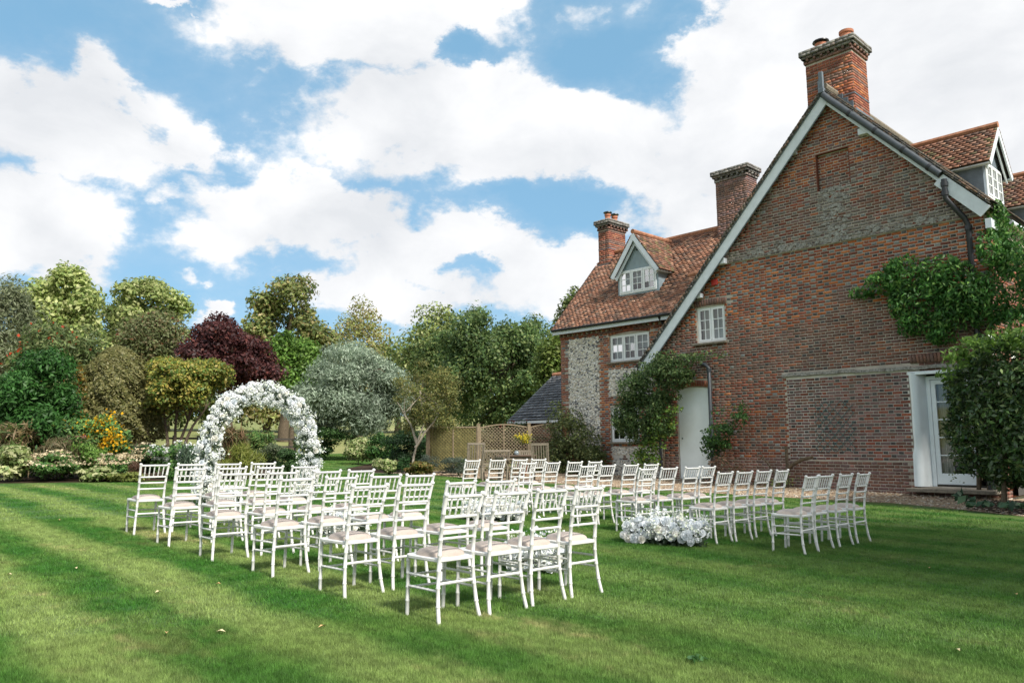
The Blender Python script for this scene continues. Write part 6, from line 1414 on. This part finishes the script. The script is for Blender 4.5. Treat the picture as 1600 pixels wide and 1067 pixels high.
# lattice screen
LZ = 1.62
la = atD(668, 700, 28); lb = atD(748, 700, 28); lc = atD(827, 700, 28); ld = atD(900, 700, 28)
def lattice(p, q, archt, label, moss=False):
    p = np.array((p[0], p[1], float(G(p[0], p[1])))); q = np.array((q[0], q[1], float(G(q[0], q[1])))); d = q-p; L = np.linalg.norm(d[:2]); a_ = math.atan2(d[1], d[0])
    root = thing('lattice_screen', label, 'fence panel', tuple(p), a_, 'lattice screen panels'); pm = mat('lattice_moss', (.20, .17, .06), .9, nscale=6, namt=.4) if moss else MT['post']
    z0, z1 = .08, LZ
    def top(x): return z1 + (.12*math.sin(math.pi*x/L) if archt else .0)
    fr = MB(); n = 12
    for k in range(n): xa, xb = .06+(L-.12)*k/n, .06+(L-.12)*(k+1)/n; fr.bar((xa, 0, top(xa)), (xb, 0, top(xb)), .035, .045)
    fr.box((.05, -.018, z0), (.09, .018, z1)); fr.box((L-.09, -.018, z0), (L-.05, .018, z1)); fr.box((.05, -.018, z0-.03), (L-.05, .018, z0+.01)); fr.build('frame', MT['post'], root, world=False)
    mb = MB(); s = .085
    for sg in (-1, 1):
        c = -z1*1.2
        while c < L+z1*1.2:
            pts = []
            for t in np.linspace(0, 2.2, 90):
                x = c+sg*t*.72; z = z0+t*.72
                if .07 < x < L-.07 and z0 < z < top(x): pts.append((x, .006*sg, z))
            if len(pts) > 2: mb.bar(pts[0], pts[-1], .019, .007, up=(0, 1, 0))
            c += s*1.42
    o = mb.build('lattice', pm, root, world=False); tag(o, kind='stuff')
    if moss:
        bs = MB()
        for k in range(int((L-.14)/.1)): bs.box((.075+k*.1, .03, z0), (.075+k*.1+.094, .045, z1-.02))
        o = bs.build('backing_board', mat('mossy_board', (.125, .12, .05), .9, nscale=3, namt=.3), root, world=False); tag(o, kind='stuff')
    mb = MB(); mb.box((L/2-.02, -.03, z0), (L/2+.02, -.012, top(L/2)-.03)); mb.build('brace', MT['post'], root, world=False)
    return root
lattice(la, lb, False, 'mossy olive lattice panel behind the apple tree', True)
lattice(lb, lc, True, 'arched lattice panel behind the garden table')
lattice(lc, ld, True, 'lattice panel next to the end of the wing')
for p, lab in ((la, 'left wooden post of the lattice screen'), (lb, 'tall wooden post left of the arched lattice'), (lc, 'tall wooden post right of the arched lattice')):
    g = float(G(p[0], p[1])); t_ = thing('fence_post', lab, 'post', (float(p[0]), float(p[1]), g), vd, 'lattice screen posts'); mb = MB(); mb.box((-.055, -.055, -.1), (.055, .055, LZ+.13)); mb.box((-.065, -.065, LZ+.13), (.065, .065, LZ+.16)); mb.build('post', MT['post'], t_, world=False, bevel=.006)
shrub('yellow_flower_pot_plant', 'small standard plant with yellow flowers in front of the lattice', 816, 26.8, 680, 696, 34, [(.14, .17, .04)], .06, 500, 131, cat='plant', ground=False, flowers=([(.72, .60, .05), (.65, .52, .04)], 30, .08, 'plume'), stems=False)
p = atD(816, 700, 26.8); sm = thing('plant_stand', 'thin stem and tub carrying the yellow flowers', 'planter', (float(p[0]), float(p[1]), float(G(p[0], p[1]))))
mb = MB(); mb.tube([(0, 0, .3), (0, 0, 1.45)], .012, 6); mb.build('stem', MT['bark'], sm, world=False, smooth=True)
mb = MB(); mb.tube([(0, 0, 0), (0, 0, .3), (0, 0, .34)], [.13, .17, .18], 14); mb.build('tub', MT['pot'], sm, world=False, smooth=True)

# slate roofed outbuilding behind the screen
ob = thing('slate_outbuilding', 'low brick outbuilding with a grey slate roof left of the wing', 'outbuilding', (-21.5, 22.2, .2))
OX0, OX1, OY0, OY1, OZE, OZR = -23.2, -18.95, 22.1, 27.4, 2.12, 4.12
YRD = 24.6
mb = MB(); wall_with_holes(mb, rect(OX0+.25, OX1, .0, OZE), [rect(-20.6, -19.4, .95, 1.9)], OY0, .15)
mb.add([(OX0+.25, OY0, 0), (OX0+.25, OY1, 0), (OX0+.25, OY1, OZE), (OX0+.25, YRD, OZR-.1), (OX0+.25, OY0, OZE)], [(0, 1, 2, 3, 4)]); obw = mb.build('wall', MT['mortar'], ob)
C, A, B, D, K = brick_arrays([(b, OY0) for b in lay(OX0+.25, OX1, .1, OZE, lambda a_, b_, z: not in_holes(a_, b_, z, [(-20.6, -19.4, .95, 1.9)]), r_)], wing_col)
V, F, c = boxes(C, A, B, D, K); tag(mesh_np('brickwork', V, F, MT['brick'], obw, c), kind='stuff')
vs = np.array((0, YRD-OY0+.25, OZR-OZE)); Lvs = np.linalg.norm(vs); vs = vs/Lvs; O3 = np.array((OX0, OY0-.25, OZE+.03))
mb = MB(); mb.prism([(OY0-.25, OZE), (YRD, OZR), (OY1, OZE), (OY1, OZE-.08), (YRD, OZR-.08), (OY0-.25, OZE-.08)], 0, OX0, OX1+.1); obr = mb.build('roof', MT['under'], ob)
tiles('slate', obr, O3, (1, 0, 0), vs, OX1+.1-OX0, Lvs, tw=.27, ga=.2, pal=[(.125, .125, .13), (.105, .105, .11), (.15, .15, .155), (.09, .09, .095)], m='slate', th=.008, jit=.012)
mb = MB(); mb.tube([(OX0, YRD, OZR+.05), (OX1+.1, YRD, OZR+.05)], .1, 8); mb.build('ridge_tile', MT['ridge'], obr)
mb = MB(); mb.box((OX0, OY0-.3, OZE-.1), (OX1, OY0-.26, OZE+.0)); mb.build('fascia', MT['white'], ob)
window('window', 1.2, .95, 2, 3, 2, (-20.6, OY0+.03, .95), parent=ob)
room(-20.6, -19.4, .95, 1.9, OY0+.2, 1.2, parent=ob)
climber('red_rose_climber', 'dark climber with red blooms under the slate eave', [(800, 668, 14, 12), (815, 672, 10, 14), (826, 664, 6, 8)], 21.8, DG+[(.3, .02, .02)], .09, 420, 140, thick=.3)

# paddock fence beyond the trees
fd_ = thing('paddock_fence', 'dark post and rail fence across the far meadow', 'fence', tuple(g_at(250, 680, 46)))
pf = [atD(x, 680, 44+8*(x-130)/560) for x in range(120, 500, 38)]
for i_, p in enumerate(pf):
    g = float(G(p[0], p[1])); mb = MB(); mb.box((p[0]-.06, p[1]-.06, g-.1), (p[0]+.06, p[1]+.06, g+1.15)); mb.build('post', MT['dark_wood'], fd_)
    if i_ < len(pf)-1:
        q = pf[i_+1]; g2 = float(G(q[0], q[1]))
        for h in (.55, 1.0): mb = MB(); mb.bar((p[0], p[1], g+h), (q[0], q[1], g2+h), .04, .11); mb.build('rail', MT['dark_wood'], fd_)

# fallen leaves on the lawn
FLW = ['in front of the second row of chairs', 'on the left lawn before the outermost chair', 'low in the middle of the near lawn', 'at the left edge of the lawn', 'on the lawn far below the left chairs', 'on the lawn below the front left chairs', 'left of the outermost front chair', 'below the fourth row of left chairs', 'on the shaded right lawn below the chairs', 'at the lower right of the lawn', 'behind the rearmost chairs of the right block', 'on the lawn edge by the stonecrop', 'beside the border edge on the far left', 'on the lawn edge by the round leaved plant', 'at the right edge of the lawn']
for k, (px_, py_) in enumerate([(341, 917), (118, 892), (503, 985), (14, 902), (260, 995), (247, 930), (92, 815), (345, 993), (1452, 891), (1497, 1022), (1318, 824), (60, 762), (52, 760), (170, 764), (1588, 933)]):
    d = ray(px_, py_); t = -CAM_H/(d[2]-GA*d[0]-GB*d[1]); p = d*t+np.array((0, 0, CAM_H)); s = .022+.012*rng.random(); r3 = np.random.default_rng(k)
    mb = MB(); a_ = r3.uniform(0, 6.28); ca, sa = math.cos(a_)*s, math.sin(a_)*s
    mb.add([(p[0]-ca, p[1]-sa, p[2]+.028), (p[0]-sa*.5, p[1]+ca*.5, p[2]+.040), (p[0]+ca, p[1]+sa, p[2]+.03), (p[0]+sa*.5, p[1]-ca*.5, p[2]+.042), (p[0], p[1], p[2]+.03)], [(0, 4, 1), (1, 4, 2), (2, 4, 3), (3, 4, 0)])
    if k == 0: LEAF_M = [mat('dry_leaf', (.50, .33, .14), .7), mat('pale_leaf', (.60, .52, .30), .7)]
    o = mb.build('fallen_leaf', LEAF_M[k % 2]); tag(o, 'small %s fallen leaf %s' % (('tan', 'pale')[k % 2], FLW[k]), 'leaf', 'fallen leaves on the lawn')

d = ray(1090, 1036); t = -CAM_H/(d[2]-GA*d[0]-GB*d[1]); p = d*t+np.array((0, 0, CAM_H)); r4 = np.random.default_rng(5)
P_ = p+np.concatenate([r4.normal(size=(15, 2))*.03, r4.uniform(.02, .04, (15, 1))], 1); wd = thing('lawn_weed', 'small blue green broad-leaved weed in the near lawn', 'weed', tuple(p))
m_ = leafset(P_, .05, pick([(.07, .17, .05), (.10, .21, .08)], 15, r4), .6, -.1, None, r4, flat=1.2); mesh_np('foliage', *m_[:2], MT['leaf'], wd, m_[2])
